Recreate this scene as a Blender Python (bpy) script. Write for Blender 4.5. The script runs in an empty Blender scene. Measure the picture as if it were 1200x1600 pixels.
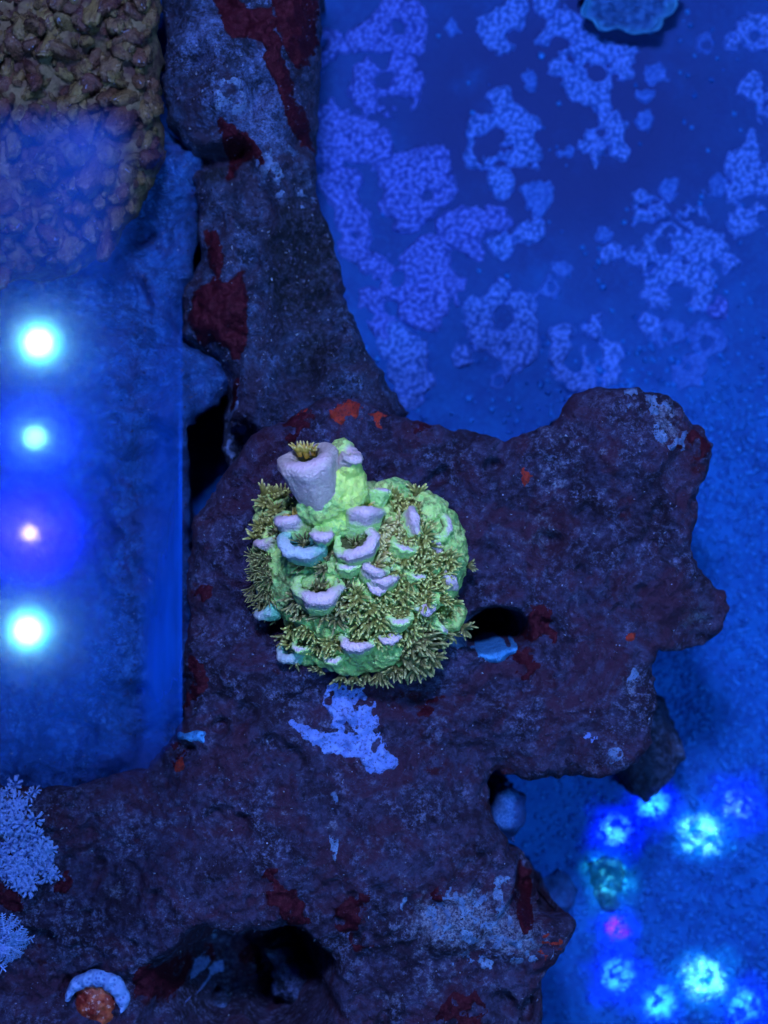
import bpy, math, random
import numpy as np
from mathutils import Vector, Matrix
from mathutils.bvhtree import BVHTree

random.seed(7)
rng = np.random.default_rng(7)
S = bpy.context.scene
COL = S.collection
S.unit_settings.scale_length = 0.01          # one unit is a centimetre
H = 30.0                                      # camera height over the rock top
SAND_Z = -6.0

# ------------------------------------------------------------------ camera
cam = bpy.data.cameras.new('camera')
cam_o = bpy.data.objects.new('camera', cam)
COL.objects.link(cam_o)
cam_o.location = (0, 0, H)
cam.sensor_fit = 'VERTICAL'
cam.sensor_height = 24
cam.lens = 24 * H / 16.0
cam.clip_start = 0.5
cam.clip_end = 400
cam.dof.use_dof = True
cam.dof.focus_distance = 28.8
cam.dof.aperture_fstop = cam.lens * 1e-3 / (2 * 0.15)
S.camera = cam_o

# ------------------------------------------------------------------ world and lamps
w = bpy.data.worlds.new('World')
S.world = w
w.use_nodes = True
w.node_tree.nodes['Background'].inputs[0].default_value = (0.02, 0.10, 0.5, 1)
w.node_tree.nodes['Background'].inputs[1].default_value = 0.10
S.view_settings.view_transform = 'Standard'
S.view_settings.look = 'None'
S.view_settings.exposure = 0
S.view_settings.gamma = 1


def P(px, py, z=0.0):
    """photograph pixel -> the point of the place seen there at height z"""
    k = (H - z) / H
    return Vector(((px - 600) / 100 * k, (800 - py) / 100 * k, z))


def lamp(name, loc, aim, color, power, size, shape='DISK'):
    l = bpy.data.lights.new(name, 'AREA')
    l.shape = shape
    l.size = size
    l.color = color
    l.energy = power
    o = bpy.data.objects.new(name, l)
    COL.objects.link(o)
    o.location = loc
    d = Vector(aim) - Vector(loc)
    o.rotation_euler = d.to_track_quat('-Z', 'Y').to_euler()
    return o


lamp('tank_lamp', (-1.0, 13, 33), (0, 0, 0), (0.34, 0.47, 1.0), 17000, 4.5)
lamp('tank_lamp', (14, -9, 31), (5, -3, -6), (0.16, 0.48, 1.0), 8000, 6)

# ------------------------------------------------------------------ noise
def _h(ix, iy, s):
    n = (ix.astype(np.int64) * 374761393 + iy.astype(np.int64) * 668265263 + s * 974711) & 0xffffffff
    n = ((n ^ (n >> 13)) * 1274126177) & 0xffffffff
    n = (n ^ (n >> 16)) & 0xffff
    return n / 65535.0


def vnoise(x, y, s=0):
    x = np.asarray(x, float); y = np.asarray(y, float)
    ix = np.floor(x); iy = np.floor(y)
    fx = x - ix; fy = y - iy
    fx = fx * fx * (3 - 2 * fx); fy = fy * fy * (3 - 2 * fy)
    a = _h(ix, iy, s); b = _h(ix + 1, iy, s); c = _h(ix, iy + 1, s); d = _h(ix + 1, iy + 1, s)
    return ((a * (1 - fx) + b * fx) * (1 - fy) + (c * (1 - fx) + d * fx) * fy) * 2 - 1


def fbm(x, y, s=0, o=4):
    r = 0; a = 1.0; t = 0
    for i in range(o):
        r = r + a * vnoise(x, y, s + i * 17); t += a
        x = x * 2.03 + 11.3; y = y * 2.03 + 5.7; a *= 0.5
    return r / t


def cell(x, y, s=0):
    """distance to the nearest of jittered points, one per unit square"""
    x = np.asarray(x, float); y = np.asarray(y, float)
    ix = np.floor(x); iy = np.floor(y)
    best = np.full(x.shape, 9.0)
    for dx in (-1, 0, 1):
        for dy in (-1, 0, 1):
            cx = ix + dx + _h(ix + dx, iy + dy, s + 3); cy = iy + dy + _h(ix + dx, iy + dy, s + 71)
            best = np.minimum(best, (cx - x) ** 2 + (cy - y) ** 2)
    return np.sqrt(best)


def sd_poly(x, y, poly):
    x = np.asarray(x, float); y = np.asarray(y, float)
    n = len(poly)
    d2 = np.full(x.shape, 1e9); ins = np.zeros(x.shape, bool)
    for i in range(n):
        ax, ay = poly[i]; bx, by = poly[(i + 1) % n]
        ex, ey = bx - ax, by - ay
        t = np.clip(((x - ax) * ex + (y - ay) * ey) / (ex * ex + ey * ey + 1e-12), 0, 1)
        d2 = np.minimum(d2, (x - ax - t * ex) ** 2 + (y - ay - t * ey) ** 2)
        if ey != 0:
            c = ((ay > y) != (by > y)) & (x < (bx - ax) * (y - ay) / ey + ax)
            ins ^= c
    d = np.sqrt(d2)
    return np.where(ins, d, -d)


def sd_blobs(x, y, blobs, holes=(), k=0.08):
    acc = 0
    for (cx, cy, r) in blobs:
        acc = acc + np.exp(np.clip((r - np.hypot(x - cx, y - cy)) / k, -60, 60))
    m = k * np.log(acc + 1e-30)
    for (cx, cy, r) in holes:
        m = np.minimum(m, np.hypot(x - cx, y - cy) - r)
    return m

# ------------------------------------------------------------------ objects
def set_props(o, label=None, cat=None, group=None, kind=None):
    if label: o['label'] = label
    if cat: o['category'] = cat
    if group: o['group'] = group
    if kind: o['kind'] = kind
    return o


def new_mesh(name, V, F, mat, attrs=None, smooth=True):
    me = bpy.data.meshes.new(name)
    V = np.asarray(V, np.float32)
    if isinstance(F, np.ndarray):
        n = F.shape[1]
        me.vertices.add(len(V)); me.vertices.foreach_set('co', V.ravel())
        me.loops.add(F.size); me.loops.foreach_set('vertex_index', F.astype(np.int32).ravel())
        me.polygons.add(len(F)); me.polygons.foreach_set('loop_start', np.arange(0, F.size, n, dtype=np.int32))
        me.polygons.foreach_set('use_smooth', np.full(len(F), smooth))
        me.update(calc_edges=True)
    else:
        me.from_pydata([tuple(map(float, v)) for v in V], [], F)
        me.polygons.foreach_set('use_smooth', np.full(len(me.polygons), smooth))
        me.update()
    if attrs:
        for k, a in attrs.items():
            at = me.attributes.new(k, 'FLOAT', 'POINT')
            at.data.foreach_set('value', np.asarray(a, np.float32))
    if mat: me.materials.append(mat)
    return me


def origin_of(o):
    v = Vector(o.location)
    while o.parent:
        o = o.parent; v = v + Vector(o.location)
    return v


def mk(name, V, F, mat, parent=None, origin=None, attrs=None, smooth=True):
    V = np.asarray(V, float)
    if origin is None:
        origin = Vector((V[:, 0].mean(), V[:, 1].mean(), V[:, 2].min()))
    me = new_mesh(name, V - np.array(origin)[None, :], F, mat, attrs, smooth)
    o = bpy.data.objects.new(name, me)
    COL.objects.link(o)
    if parent:
        o.parent = parent
        o.location = Vector(origin) - origin_of(parent)
    else:
        o.location = origin
    return o


def empty(name, loc, parent=None):
    o = bpy.data.objects.new(name, None)
    COL.objects.link(o)
    o.empty_display_size = 0.2
    if parent: o.parent = parent
    o.location = Vector(loc) - (origin_of(parent) if parent else Vector((0, 0, 0)))
    return o


def place(name, me, parent, loc, rot=None, scale=1.0):
    """an object on shared mesh data, at a point given in the place's coordinates"""
    o = bpy.data.objects.new(name, me)
    COL.objects.link(o)
    if parent:
        o.parent = parent
        o.location = Vector(loc) - origin_of(parent)
    else:
        o.location = loc
    if rot is not None:
        o.rotation_mode = 'QUATERNION'; o.rotation_quaternion = rot
    o.scale = (scale,) * 3 if isinstance(scale, (int, float)) else scale
    return o

# ------------------------------------------------------------------ materials
class Mat:
    def __init__(s, name, rough=0.75, spec=0.25, tint=(0.70, 0.80, 1.0)):
        s.tint = tint
        s.m = bpy.data.materials.new(name); s.m.use_nodes = True
        s.t = s.m.node_tree; s.n = s.t.nodes; s.l = s.t.links
        s.b = s.n['Principled BSDF']
        s.b.inputs['Roughness'].default_value = rough
        s.b.inputs['Specular IOR Level'].default_value = spec
        s.co = s.n.new('ShaderNodeTexCoord').outputs['Object']

    def noise(s, scale, detail=4, rough=0.55, dist=0.0, co=None):
        n = s.n.new('ShaderNodeTexNoise')
        n.inputs['Scale'].default_value = scale; n.inputs['Detail'].default_value = detail
        n.inputs['Roughness'].default_value = rough; n.inputs['Distortion'].default_value = dist
        s.l.new(co or s.co, n.inputs['Vector']); return n.outputs['Fac']

    def voro(s, scale, feature='F1', rnd=1.0):
        n = s.n.new('ShaderNodeTexVoronoi'); n.feature = feature
        n.inputs['Scale'].default_value = scale; n.inputs['Randomness'].default_value = rnd
        s.l.new(s.co, n.inputs['Vector']); return n.outputs['Distance']

    def attr(s, name):
        n = s.n.new('ShaderNodeAttribute'); n.attribute_name = name; return n.outputs['Fac']

    def _in(s, sock, v):
        if isinstance(v, (int, float)): sock.default_value = v
        elif isinstance(v, tuple): sock.default_value = (v[0] * s.tint[0], v[1] * s.tint[1], v[2] * s.tint[2], 1)
        else: s.l.new(v, sock)

    def math(s, op, a, b=0.0, clamp=False):
        n = s.n.new('ShaderNodeMath'); n.operation = op; n.use_clamp = clamp
        s._in(n.inputs[0], a); s._in(n.inputs[1], b); return n.outputs[0]

    def step(s, v, a, b):
        n = s.n.new('ShaderNodeMapRange'); n.interpolation_type = 'SMOOTHSTEP'
        s._in(n.inputs[0], v); n.inputs[1].default_value = a; n.inputs[2].default_value = b
        return n.outputs[0]

    def mix(s, f, a, b):
        n = s.n.new('ShaderNodeMix'); n.data_type = 'RGBA'
        s._in(n.inputs[0], f); s._in(n.inputs[6], a); s._in(n.inputs[7], b); return n.outputs[2]

    def color(s, c): s._in(s.b.inputs['Base Color'], c)

    def bump(s, h, strength, dist=0.05, prev=None):
        n = s.n.new('ShaderNodeBump'); n.inputs['Strength'].default_value = strength
        n.inputs['Distance'].default_value = dist
        s.l.new(h, n.inputs['Height'])
        if prev: s.l.new(prev, n.inputs['Normal'])
        s.l.new(n.outputs[0], s.b.inputs['Normal']); return n.outputs[0]


def rock_mat(name, dark, mid, light, maroon, pale, spread=0.5):
    m = Mat(name, 0.8, 0.22)
    big = m.noise(0.55, 4); med = m.noise(2.2, 6, 0.65); fine = m.noise(9, 5, 0.7); grit = m.noise(26, 3, 0.7)
    mixed = m.math('ADD', m.math('MULTIPLY', med, 0.55), m.math('MULTIPLY', fine, 0.45))
    c = m.mix(m.step(m.math('ADD', m.math('MULTIPLY', mixed, 0.6), m.math('MULTIPLY', m.noise(0.9, 5, 0.6, 0.5), 0.5)), 0.46, 0.62), dark, mid)
    gate = m.math('ADD', 0.12, m.math('MULTIPLY', m.step(m.noise(1.3, 4, 0.6, 0.8), 0.42, 0.62), 0.75))
    c = m.mix(m.math('MULTIPLY', m.step(m.math('ADD', m.math('MULTIPLY', fine, 0.6), m.math('MULTIPLY', grit, 0.4)), 0.48, 0.64), gate), c, light)
    c = m.mix(m.math('MULTIPLY', m.step(m.noise(0.9, 6, 0.68, 0.6), 0.46, 0.60), 0.72), c, maroon)
    # growths with a shape of their own, and painted shade, laid out per vertex
    pf = m.step(m.math('ADD', m.attr('pale'), m.math('MULTIPLY', m.math('SUBTRACT', mixed, 0.5), 2.6)), 0.42, 0.85)
    pc = m.mix(m.step(grit, 0.35, 0.68), mid, pale)
    c = m.mix(pf, c, pc)
    rf = m.step(m.math('ADD', m.attr('red'), m.math('MULTIPLY', m.math('SUBTRACT', m.noise(3.5, 5, 0.65), 0.5), 2.2)), 0.45, 0.75)
    c = m.mix(rf, c, maroon)
    tf = m.step(m.math('ADD', m.attr('teal'), m.math('MULTIPLY', m.math('SUBTRACT', mixed, 0.5), 1.5)), 0.35, 0.8)
    c = m.mix(m.math('MULTIPLY', tf, 0.8), c, m.mix(fine, (0.02, 0.045, 0.05, 1), (0.10, 0.17, 0.16, 1)))
    c = m.mix(m.step(m.math('ADD', m.attr('dark'), m.math('MULTIPLY', m.math('SUBTRACT', med, 0.5), 1.4)), 0.3, 0.8), c, m.mix(m.step(fine, 0.45, 0.65), (0.010, 0.012, 0.022, 1), (0.05, 0.06, 0.11, 1)))  # 'dark' zones imitate deep shade in the rock colour
    # single pale flecks of calcareous grit
    c = m.mix(m.math('MULTIPLY', m.step(m.voro(5.5), 0.10, 0.05), m.step(m.noise(3, 2), 0.5, 0.6)), c, (0.45, 0.45, 0.6, 1))
    m.color(c)
    p = m.bump(grit, 0.7, 0.06)
    p = m.bump(fine, 0.8, 0.14, p)
    return m.m


ROCK = rock_mat('rock_dark', (0.024, 0.011, 0.032, 1), (0.072, 0.060, 0.135, 1), (0.23, 0.25, 0.42, 1), (0.065, 0.007, 0.020, 1), (0.34, 0.36, 0.46, 1))
ROCK_BACK = rock_mat('rock_blue_grey', (0.015, 0.019, 0.042, 1), (0.055, 0.085, 0.18, 1), (0.20, 0.29, 0.54, 1), (0.04, 0.014, 0.03, 1), (0.20, 0.28, 0.56, 1))
ROCK_PALE = rock_mat('rock_pale_blue', (0.012, 0.06, 0.20, 1), (0.025, 0.15, 0.46, 1), (0.09, 0.28, 0.66, 1), (0.03, 0.04, 0.16, 1), (0.14, 0.32, 0.70, 1))


def crust_mat(name, a, b, c_, scale=6, gl=0.3):
    m = Mat(name, 0.7, gl)
    f = m.noise(scale, 5, 0.65); g = m.noise(scale * 4, 3, 0.7)
    c = m.mix(m.step(f, 0.35, 0.65), a, b)
    c = m.mix(m.step(g, 0.50, 0.64), c, c_)
    m.color(c)
    p = m.bump(g, 0.5, 0.05); m.bump(f, 0.6, 0.08, p)
    return m.m


MAROON = crust_mat('crust_maroon', (0.045, 0.0035, 0.010, 1), (0.065, 0.006, 0.014, 1), (0.09, 0.012, 0.022, 1), 4, 0.1)
RED = crust_mat('crust_red', (0.30, 0.016, 0.012, 1), (0.58, 0.04, 0.014, 1), (0.14, 0.012, 0.02, 1), 5)
PALE = crust_mat('crust_pale', (0.16, 0.26, 0.62, 1), (0.26, 0.36, 0.74, 1), (0.07, 0.09, 0.24, 1), 5)
PALE_DIM = crust_mat('crust_pale_dim', (0.10, 0.17, 0.34, 1), (0.22, 0.32, 0.5, 1), (0.05, 0.06, 0.12, 1), 6)
CYAN = crust_mat('crust_cyan', (0.04, 0.26, 0.55, 1), (0.10, 0.42, 0.75, 1), (0.02, 0.12, 0.32, 1), 6)


def patch_mat(name, lo, hi, edge):
    m = Mat(name, 0.7, 0.2)
    c = m.mix(m.step(m.attr('cell'), 0.22, 0.62), hi, lo)
    c = m.mix(m.math('MULTIPLY', m.step(m.noise(7, 4), 0.45, 0.65), 0.5), c, lo)
    c = m.mix(m.math('MULTIPLY', m.attr('rim'), 0.55), c, edge)
    m.color(c)
    m.bump(m.noise(16, 4, 0.7), 0.5, 0.06)
    return m.m


PATCH = [patch_mat('crust_plate_blue', (0.016, 0.085, 0.34, 1), (0.11, 0.25, 0.76, 1), (0.08, 0.21, 0.66, 1)),
         patch_mat('crust_plate_violet', (0.022, 0.06, 0.31, 1), (0.11, 0.19, 0.70, 1), (0.09, 0.16, 0.58, 1)),
         patch_mat('crust_plate_faint', (0.016, 0.09, 0.38, 1), (0.05, 0.16, 0.56, 1), (0.07, 0.18, 0.58, 1))]

m = Mat('sand', 0.85, 0.15)
f = m.noise(1.1, 5, 0.6); g = m.noise(9, 4, 0.7)
c = m.mix(m.step(f, 0.35, 0.65), (0.008, 0.085, 0.36, 1), (0.010, 0.14, 0.50, 1))
c = m.mix(m.math('MULTIPLY', m.step(g, 0.48, 0.66), 0.6), c, (0.016, 0.20, 0.62, 1))
c = m.mix(m.math('MULTIPLY', m.attr('wash'), m.step(m.noise(0.8, 5, 0.6), -0.1, 0.5)), c, (0.022, 0.045, 0.185, 1))
m.color(c); m.bump(g, 0.6, 0.1)
SAND = m.m

m = Mat('sand_grain', 0.8, 0.2)
oi = m.n.new('ShaderNodeAttribute'); oi.attribute_name = 'tone'
m.color(m.mix(m.step(oi.outputs['Fac'], 0.1, 0.9), (0.008, 0.10, 0.40, 1), (0.020, 0.21, 0.64, 1)))
GRAIN = m.m

m = Mat('turf', 0.85, 0.15)
oi = m.attr('tone')
c = m.mix(m.step(oi, 0.0, 0.9), (0.02, 0.014, 0.03, 1), (0.10, 0.095, 0.17, 1))
m.color(m.mix(m.step(oi, 0.93, 0.99), c, (0.36, 0.42, 0.50, 1)))
TURF = m.m

# ------------------------------------------------------------------ height-field pieces
def field_mesh(X, Y, M, zf, skirt=None):
    """quads where the field M > 0; the border is pulled onto M = 0; zf(x, y, m) gives the height"""
    res = X[0, 1] - X[0, 0]
    gy, gx = np.gradient(M, res)
    g2 = gx * gx + gy * gy + 1e-6
    inside = M > 0
    keep = inside[:-1, :-1] | inside[1:, :-1] | inside[:-1, 1:] | inside[1:, 1:]
    used = np.zeros(M.shape, bool)
    used[:-1, :-1] |= keep; used[1:, :-1] |= keep; used[:-1, 1:] |= keep; used[1:, 1:] |= keep
    sh = np.where(inside, 0, -M / g2)
    sx = np.clip(sh * gx, -1.3 * res, 1.3 * res); sy = np.clip(sh * gy, -1.3 * res, 1.3 * res)
    idx = np.full(M.shape, -1, np.int64); idx[used] = np.arange(used.sum())
    x = (X + sx)[used]; y = (Y + sy)[used]; mm = np.maximum(M[used], 0)
    z = zf(x, y, mm)
    V = np.stack([x, y, z], 1)
    a = idx[:-1, :-1][keep]; b = idx[:-1, 1:][keep]; c = idx[1:, 1:][keep]; d = idx[1:, :-1][keep]
    F = np.stack([a, b, c, d], 1)
    nrm = np.stack([gx[used], gy[used]], 1) / np.sqrt(g2[used])[:, None]
    if skirt:
        E = np.concatenate([F[:, [0, 1]], F[:, [1, 2]], F[:, [2, 3]], F[:, [3, 0]]])
        key = np.sort(E, 1); key = key[:, 0] * len(V) + key[:, 1]
        u, inv, cnt = np.unique(key, return_inverse=True, return_counts=True)
        B = E[cnt[inv] == 1]
        bv = np.unique(B)
        cur = {int(i): int(i) for i in bv}
        VV = [V]; FF = [F]; base = len(V); AT = np.arange(len(V)); ext = [AT]
        prev = bv.copy()
        for (inward, zz) in skirt:
            nv = V[bv].copy()
            nv[:, :2] += nrm[bv] * (inward + (0.05 + inward) * 0.7 * fbm(nv[:, 0] * 1.3 + inward * 5, nv[:, 1] * 1.3 - inward * 7, 9, 3)[:, None])
            nv[:, 2] += 0.12 * fbm(nv[:, 0] * 1.7 + inward * 9, nv[:, 1] * 1.7, 14, 2)
            nv[:, 2] = np.minimum(nv[:, 2] - 0.02, zz(nv[:, 2]))
            VV.append(nv); ext.append(bv)
            m_new = np.full(len(V), -1, np.int64); m_new[bv] = base + np.arange(len(bv))
            m_old = np.full(len(V), -1, np.int64); m_old[bv] = prev
            FF.append(np.stack([m_old[B[:, 1]], m_old[B[:, 0]], m_new[B[:, 0]], m_new[B[:, 1]]], 1))
            prev = base + np.arange(len(bv)); base += len(bv)
        V = np.concatenate(VV); F = np.concatenate(FF)
        return V, F, np.concatenate(ext), mm
    return V, F, np.arange(len(V)), mm


class Rock:
    def __init__(s, poly, level, R=0.5, feats=(), amp=1.0, seed=0, wob=0.09, paint=None):
        s.level = level; s.R = R; s.feats = []; s.amp = amp; s.seed = seed; s.wob = wob
        s.poly = [tuple(P(px, py, level - R * 0.5)[:2]) for px, py in poly]
        k = (H - level) / H / 100
        for (px, py, rx, ry, dh, *q) in feats:
            c = P(px, py, level); s.feats.append((c.x, c.y, rx * k, ry * k, dh, q[0] if q else 1))
        s.paint = paint or {}

    def M(s, x, y):
        return sd_poly(x, y, s.poly) + s.wob * fbm(x * 1.7, y * 1.7, s.seed + 3, 4) + 0.03 * vnoise(x * 9, y * 9, s.seed)

    def z(s, x, y, m=None):
        if m is None: m = s.M(x, y)
        R = s.R
        t = np.clip(m, 0, R)
        z = s.level - (R - np.sqrt(np.maximum(R * R - (R - t) ** 2, 0)))
        z = z - 0.25 * np.exp(-np.maximum(m, 0) / 1.2)
        for (cx, cy, rx, ry, dh, q) in s.feats:
            wx = x + 0.18 * vnoise(x * 2.1, y * 2.1, 31); wy = y + 0.18 * vnoise(x * 2.1, y * 2.1, 57)
            d = ((wx - cx) / rx) ** 2 + ((wy - cy) / ry) ** 2
            z = z + dh * np.exp(-d ** q)
        a = s.amp
        pit = cell(x * 0.9 + 0.3 * vnoise(x, y, 5), y * 0.9 + 0.3 * vnoise(x + 9, y, 6), s.seed)
        z = z - 0.34 * np.exp(-(pit / 0.17) ** 4) * np.clip(vnoise(x * 0.5, y * 0.5, s.seed + 21) * 2 + 0.5, 0, 1)
        pit = cell(x * 2.3, y * 2.3, s.seed + 4)
        z = z - 0.12 * np.exp(-(pit / 0.2) ** 4) * np.clip(vnoise(x * 0.8, y * 0.8, s.seed + 23) * 2, 0, 1)
        z = z + a * (0.50 * fbm(x * 0.55, y * 0.55, s.seed, 3) + 0.20 * fbm(x * 1.3, y * 1.3, s.seed + 2, 4) + 0.11 * fbm(x * 2.6, y * 2.6, s.seed + 5, 3)
                     - 0.10 * np.maximum(0, fbm(x * 1.6, y * 1.6, s.seed + 8, 3)) ** 1.0
                     + 0.05 * vnoise(x * 7.5, y * 7.5, s.seed + 6) + 0.035 * vnoise(x * 15, y * 15, s.seed + 7))
        return z

    def attrs(s, x, y):
        out = {}
        for nm in ('pale', 'red', 'teal', 'dark'):
            v = np.zeros(len(x))
            for (px, py, rx, ry, a) in s.paint.get(nm, ()):
                c = P(px, py, s.level); k = (H - s.level) / H / 100
                v = np.maximum(v, a * np.exp(-(((x - c.x) / (rx * k)) ** 2 + ((y - c.y) / (ry * k)) ** 2)))
            out[nm] = v
        return out

    def build(s, name, mat, res, bottom, clip=None):
        p = np.array(s.poly)
        x0, y0 = p.min(0) - 0.3; x1, y1 = p.max(0) + 0.3
        X, Y = np.meshgrid(np.arange(x0, x1, res), np.arange(y0, y1, res))
        M = s.M(X, Y)
        dz_ = max(0.5, s.level - s.R - bottom)
        sk = [(0.06, lambda z: z - 0.10 * dz_), (0.16, lambda z: z - 0.2 * dz_), (0.30, lambda z: z - 0.32 * dz_), (0.38, lambda z: z - 0.46 * dz_), (0.30, lambda z: z - 0.6 * dz_), (0.42, lambda z: z - 0.75 * dz_), (0.35, lambda z: np.full(z.shape, bottom))]
        V, F, ext, mm = field_mesh(X, Y, M, s.z, sk)
        s.obj = mk(name, V, F, mat, None, Vector((p[:, 0].mean(), p[:, 1].mean(), bottom)), s.attrs(V[:, 0], V[:, 1]))
        return s.obj

    def crust(s, name, mat, poly=None, blobs=None, holes=(), thick=0.06, res=0.03, edge=0.06, label=None, seed=0, frag=None, ff=5.5, parent=None):
        k = lambda px, py: P(px, py, s.level - 0.1)
        kk = (H - s.level) / H / 100
        if poly:
            pl = [tuple(k(a, b)[:2]) for a, b in poly]; q = np.array(pl)
            f = lambda x, y: sd_poly(x, y, pl)
            lo, hi = q.min(0) - 0.15, q.max(0) + 0.15
        else:
            bl = [(*k(a, b)[:2], r * kk) for a, b, r in blobs]; hl = [(*k(a, b)[:2], r * kk) for a, b, r in holes]
            f = lambda x, y: sd_blobs(x, y, bl, hl)
            lo = np.array([min(b[0] - b[2] for b in bl), min(b[1] - b[2] for b in bl)]) - 0.2
            hi = np.array([max(b[0] + b[2] for b in bl), max(b[1] + b[2] for b in bl)]) + 0.2
        X, Y = np.meshgrid(np.arange(lo[0], hi[0], res), np.arange(lo[1], hi[1], res))
        M = f(X, Y) + edge * fbm(X * 4, Y * 4, seed + 40, 4) * 1.6
        M = M + 0.035 * vnoise(X * 13, Y * 13, seed + 2)
        if frag is not None:
            M = np.minimum(M, 0.14 * (fbm(X * ff, Y * ff, seed + 9, 4) + frag))
        M = np.minimum(M, s.M(X, Y) - 0.02)
        if not (M > 0).any(): return None
        def zf(x, y, m_):
            return s.z(x, y) + thick * (1 - np.exp(-m_ / 0.06)) - 0.012 * (m_ <= 0) + 0.012 * vnoise(x * 14, y * 14, seed)
        V, F, ext, mm = field_mesh(X, Y, M, zf)
        o = mk(name, V, F, mat, parent or s.obj)
        if label: o['label'] = label
        return o

    def turf(s, n, size=(0.03, 0.08), seed=1, box=None, name='algae_turf'):
        r = np.random.default_rng(seed)
        p = np.array(s.poly); lo, hi = p.min(0), p.max(0)
        lo = np.maximum(lo, [-8, -10.5]); hi = np.minimum(hi, [8, 10.5])
        x = r.uniform(lo[0], hi[0], n * 3); y = r.uniform(lo[1], hi[1], n * 3)
        k = (s.M(x, y) > 0.06) & (fbm(x * 1.4, y * 1.4, seed + 5) + r.normal(0, 0.35, len(x)) > -0.15)
        x, y = x[k][:n], y[k][:n]
        z = s.z(x, y)
        n = len(x)
        L = r.uniform(*size, n) * r.uniform(0.5, 1.3, n)
        d = r.normal(0, 1, (n, 3)); d[:, 2] = np.abs(d[:, 2]) * 0.9 + 0.3
        d /= np.linalg.norm(d, axis=1)[:, None]
        c = np.stack([x, y, z - 0.01], 1)
        u = np.cross(d, r.normal(0, 1, (n, 3))); u /= np.linalg.norm(u, axis=1)[:, None]
        v = np.cross(d, u); wd = (L * r.uniform(0.14, 0.34, n))[:, None]
        tip = c + d * L[:, None]
        V = np.stack([c + u * wd, c - 0.5 * u * wd + 0.87 * v * wd, c - 0.5 * u * wd - 0.87 * v * wd, tip], 1).reshape(-1, 3)
        b = np.arange(n)[:, None] * 4
        F = np.concatenate([b + np.array([[0, 1, 3]]), b + np.array([[1, 2, 3]]), b + np.array([[2, 0, 3]])])
        tone = np.repeat(r.uniform(0, 1, n) ** 1.3, 4)
        o = mk(name, V, F, TURF, s.obj, None, {'tone': tone}, smooth=False)
        o['kind'] = 'stuff'
        return o

# ------------------------------------------------------------------ the sand
xs = np.arange(-22, 22, 0.11)
X, Y = np.meshgrid(xs, xs)


def sand_z(x, y):
    return SAND_Z + 0.10 * fbm(x * 0.5, y * 0.5, 200, 3) + 0.05 * vnoise(x * 3, y * 3, 201) + 0.02 * vnoise(x * 8, y * 8, 202)


n = len(xs)
V = np.stack([X, Y, sand_z(X, Y)], 2).reshape(-1, 3)
i = (np.arange(n - 1)[:, None] * n + np.arange(n - 1)[None, :]).ravel()
q = P(860, 180, SAND_Z)
wash = np.clip(1.25 - np.hypot((V[:, 0] - q.x) / 8.0, (V[:, 1] - q.y) / 6.0), 0, 1)  # colour turns darker and more violet around the upper right
o = mk('sand', V, np.stack([i, i + 1, i + n + 1, i + n], 1), SAND, None, Vector((0, 0, SAND_Z)), {'wash': wash})
set_props(o, kind='structure')

ng = 30000
gx = rng.uniform(-1, 9, ng); gy = rng.uniform(-11, 11, ng)
px_ = gx; dens = np.clip(0.35 + (gx - 3.0) / 4.0, 0.1, 1) * np.clip((3.6 - gy) / 2.2, 0.04, 1)
kk = rng.uniform(0, 1, ng) < dens
gx, gy = gx[kk], gy[kk]; ng = len(gx)
R_ = rng.uniform(0.025, 0.075, ng)
octv = np.array([[1, 0, 0], [-1, 0, 0], [0, 1, 0], [0, -1, 0], [0, 0, 1], [0, 0, -1]], float)
octf = np.array([[0, 2, 4], [2, 1, 4], [1, 3, 4], [3, 0, 4], [2, 0, 5], [1, 2, 5], [3, 1, 5], [0, 3, 5]])
sc = R_[:, None] * rng.uniform(0.7, 1.3, (ng, 3)); th = rng.uniform(0, 6.28, ng)
vv = octv[None] * sc[:, None, :]
rx = vv[..., 0] * np.cos(th)[:, None] - vv[..., 1] * np.sin(th)[:, None]
ry = vv[..., 0] * np.sin(th)[:, None] + vv[..., 1] * np.cos(th)[:, None]
gz = sand_z(gx, gy) + 0.01
V = np.stack([rx + gx[:, None], ry + gy[:, None], vv[..., 2] * 0.8 + gz[:, None]], 2).reshape(-1, 3)
F = (np.arange(ng)[:, None, None] * 6 + octf[None]).reshape(-1, 3)
o = mk('sand_grains', V, F, GRAIN, None, Vector((3, 0, SAND_Z)), {'tone': np.repeat(rng.uniform(0, 1, ng), 6)})
set_props(o, 'loose coarse blue lit grains strewn over the sand bed', 'sand grains', kind='stuff')

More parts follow.
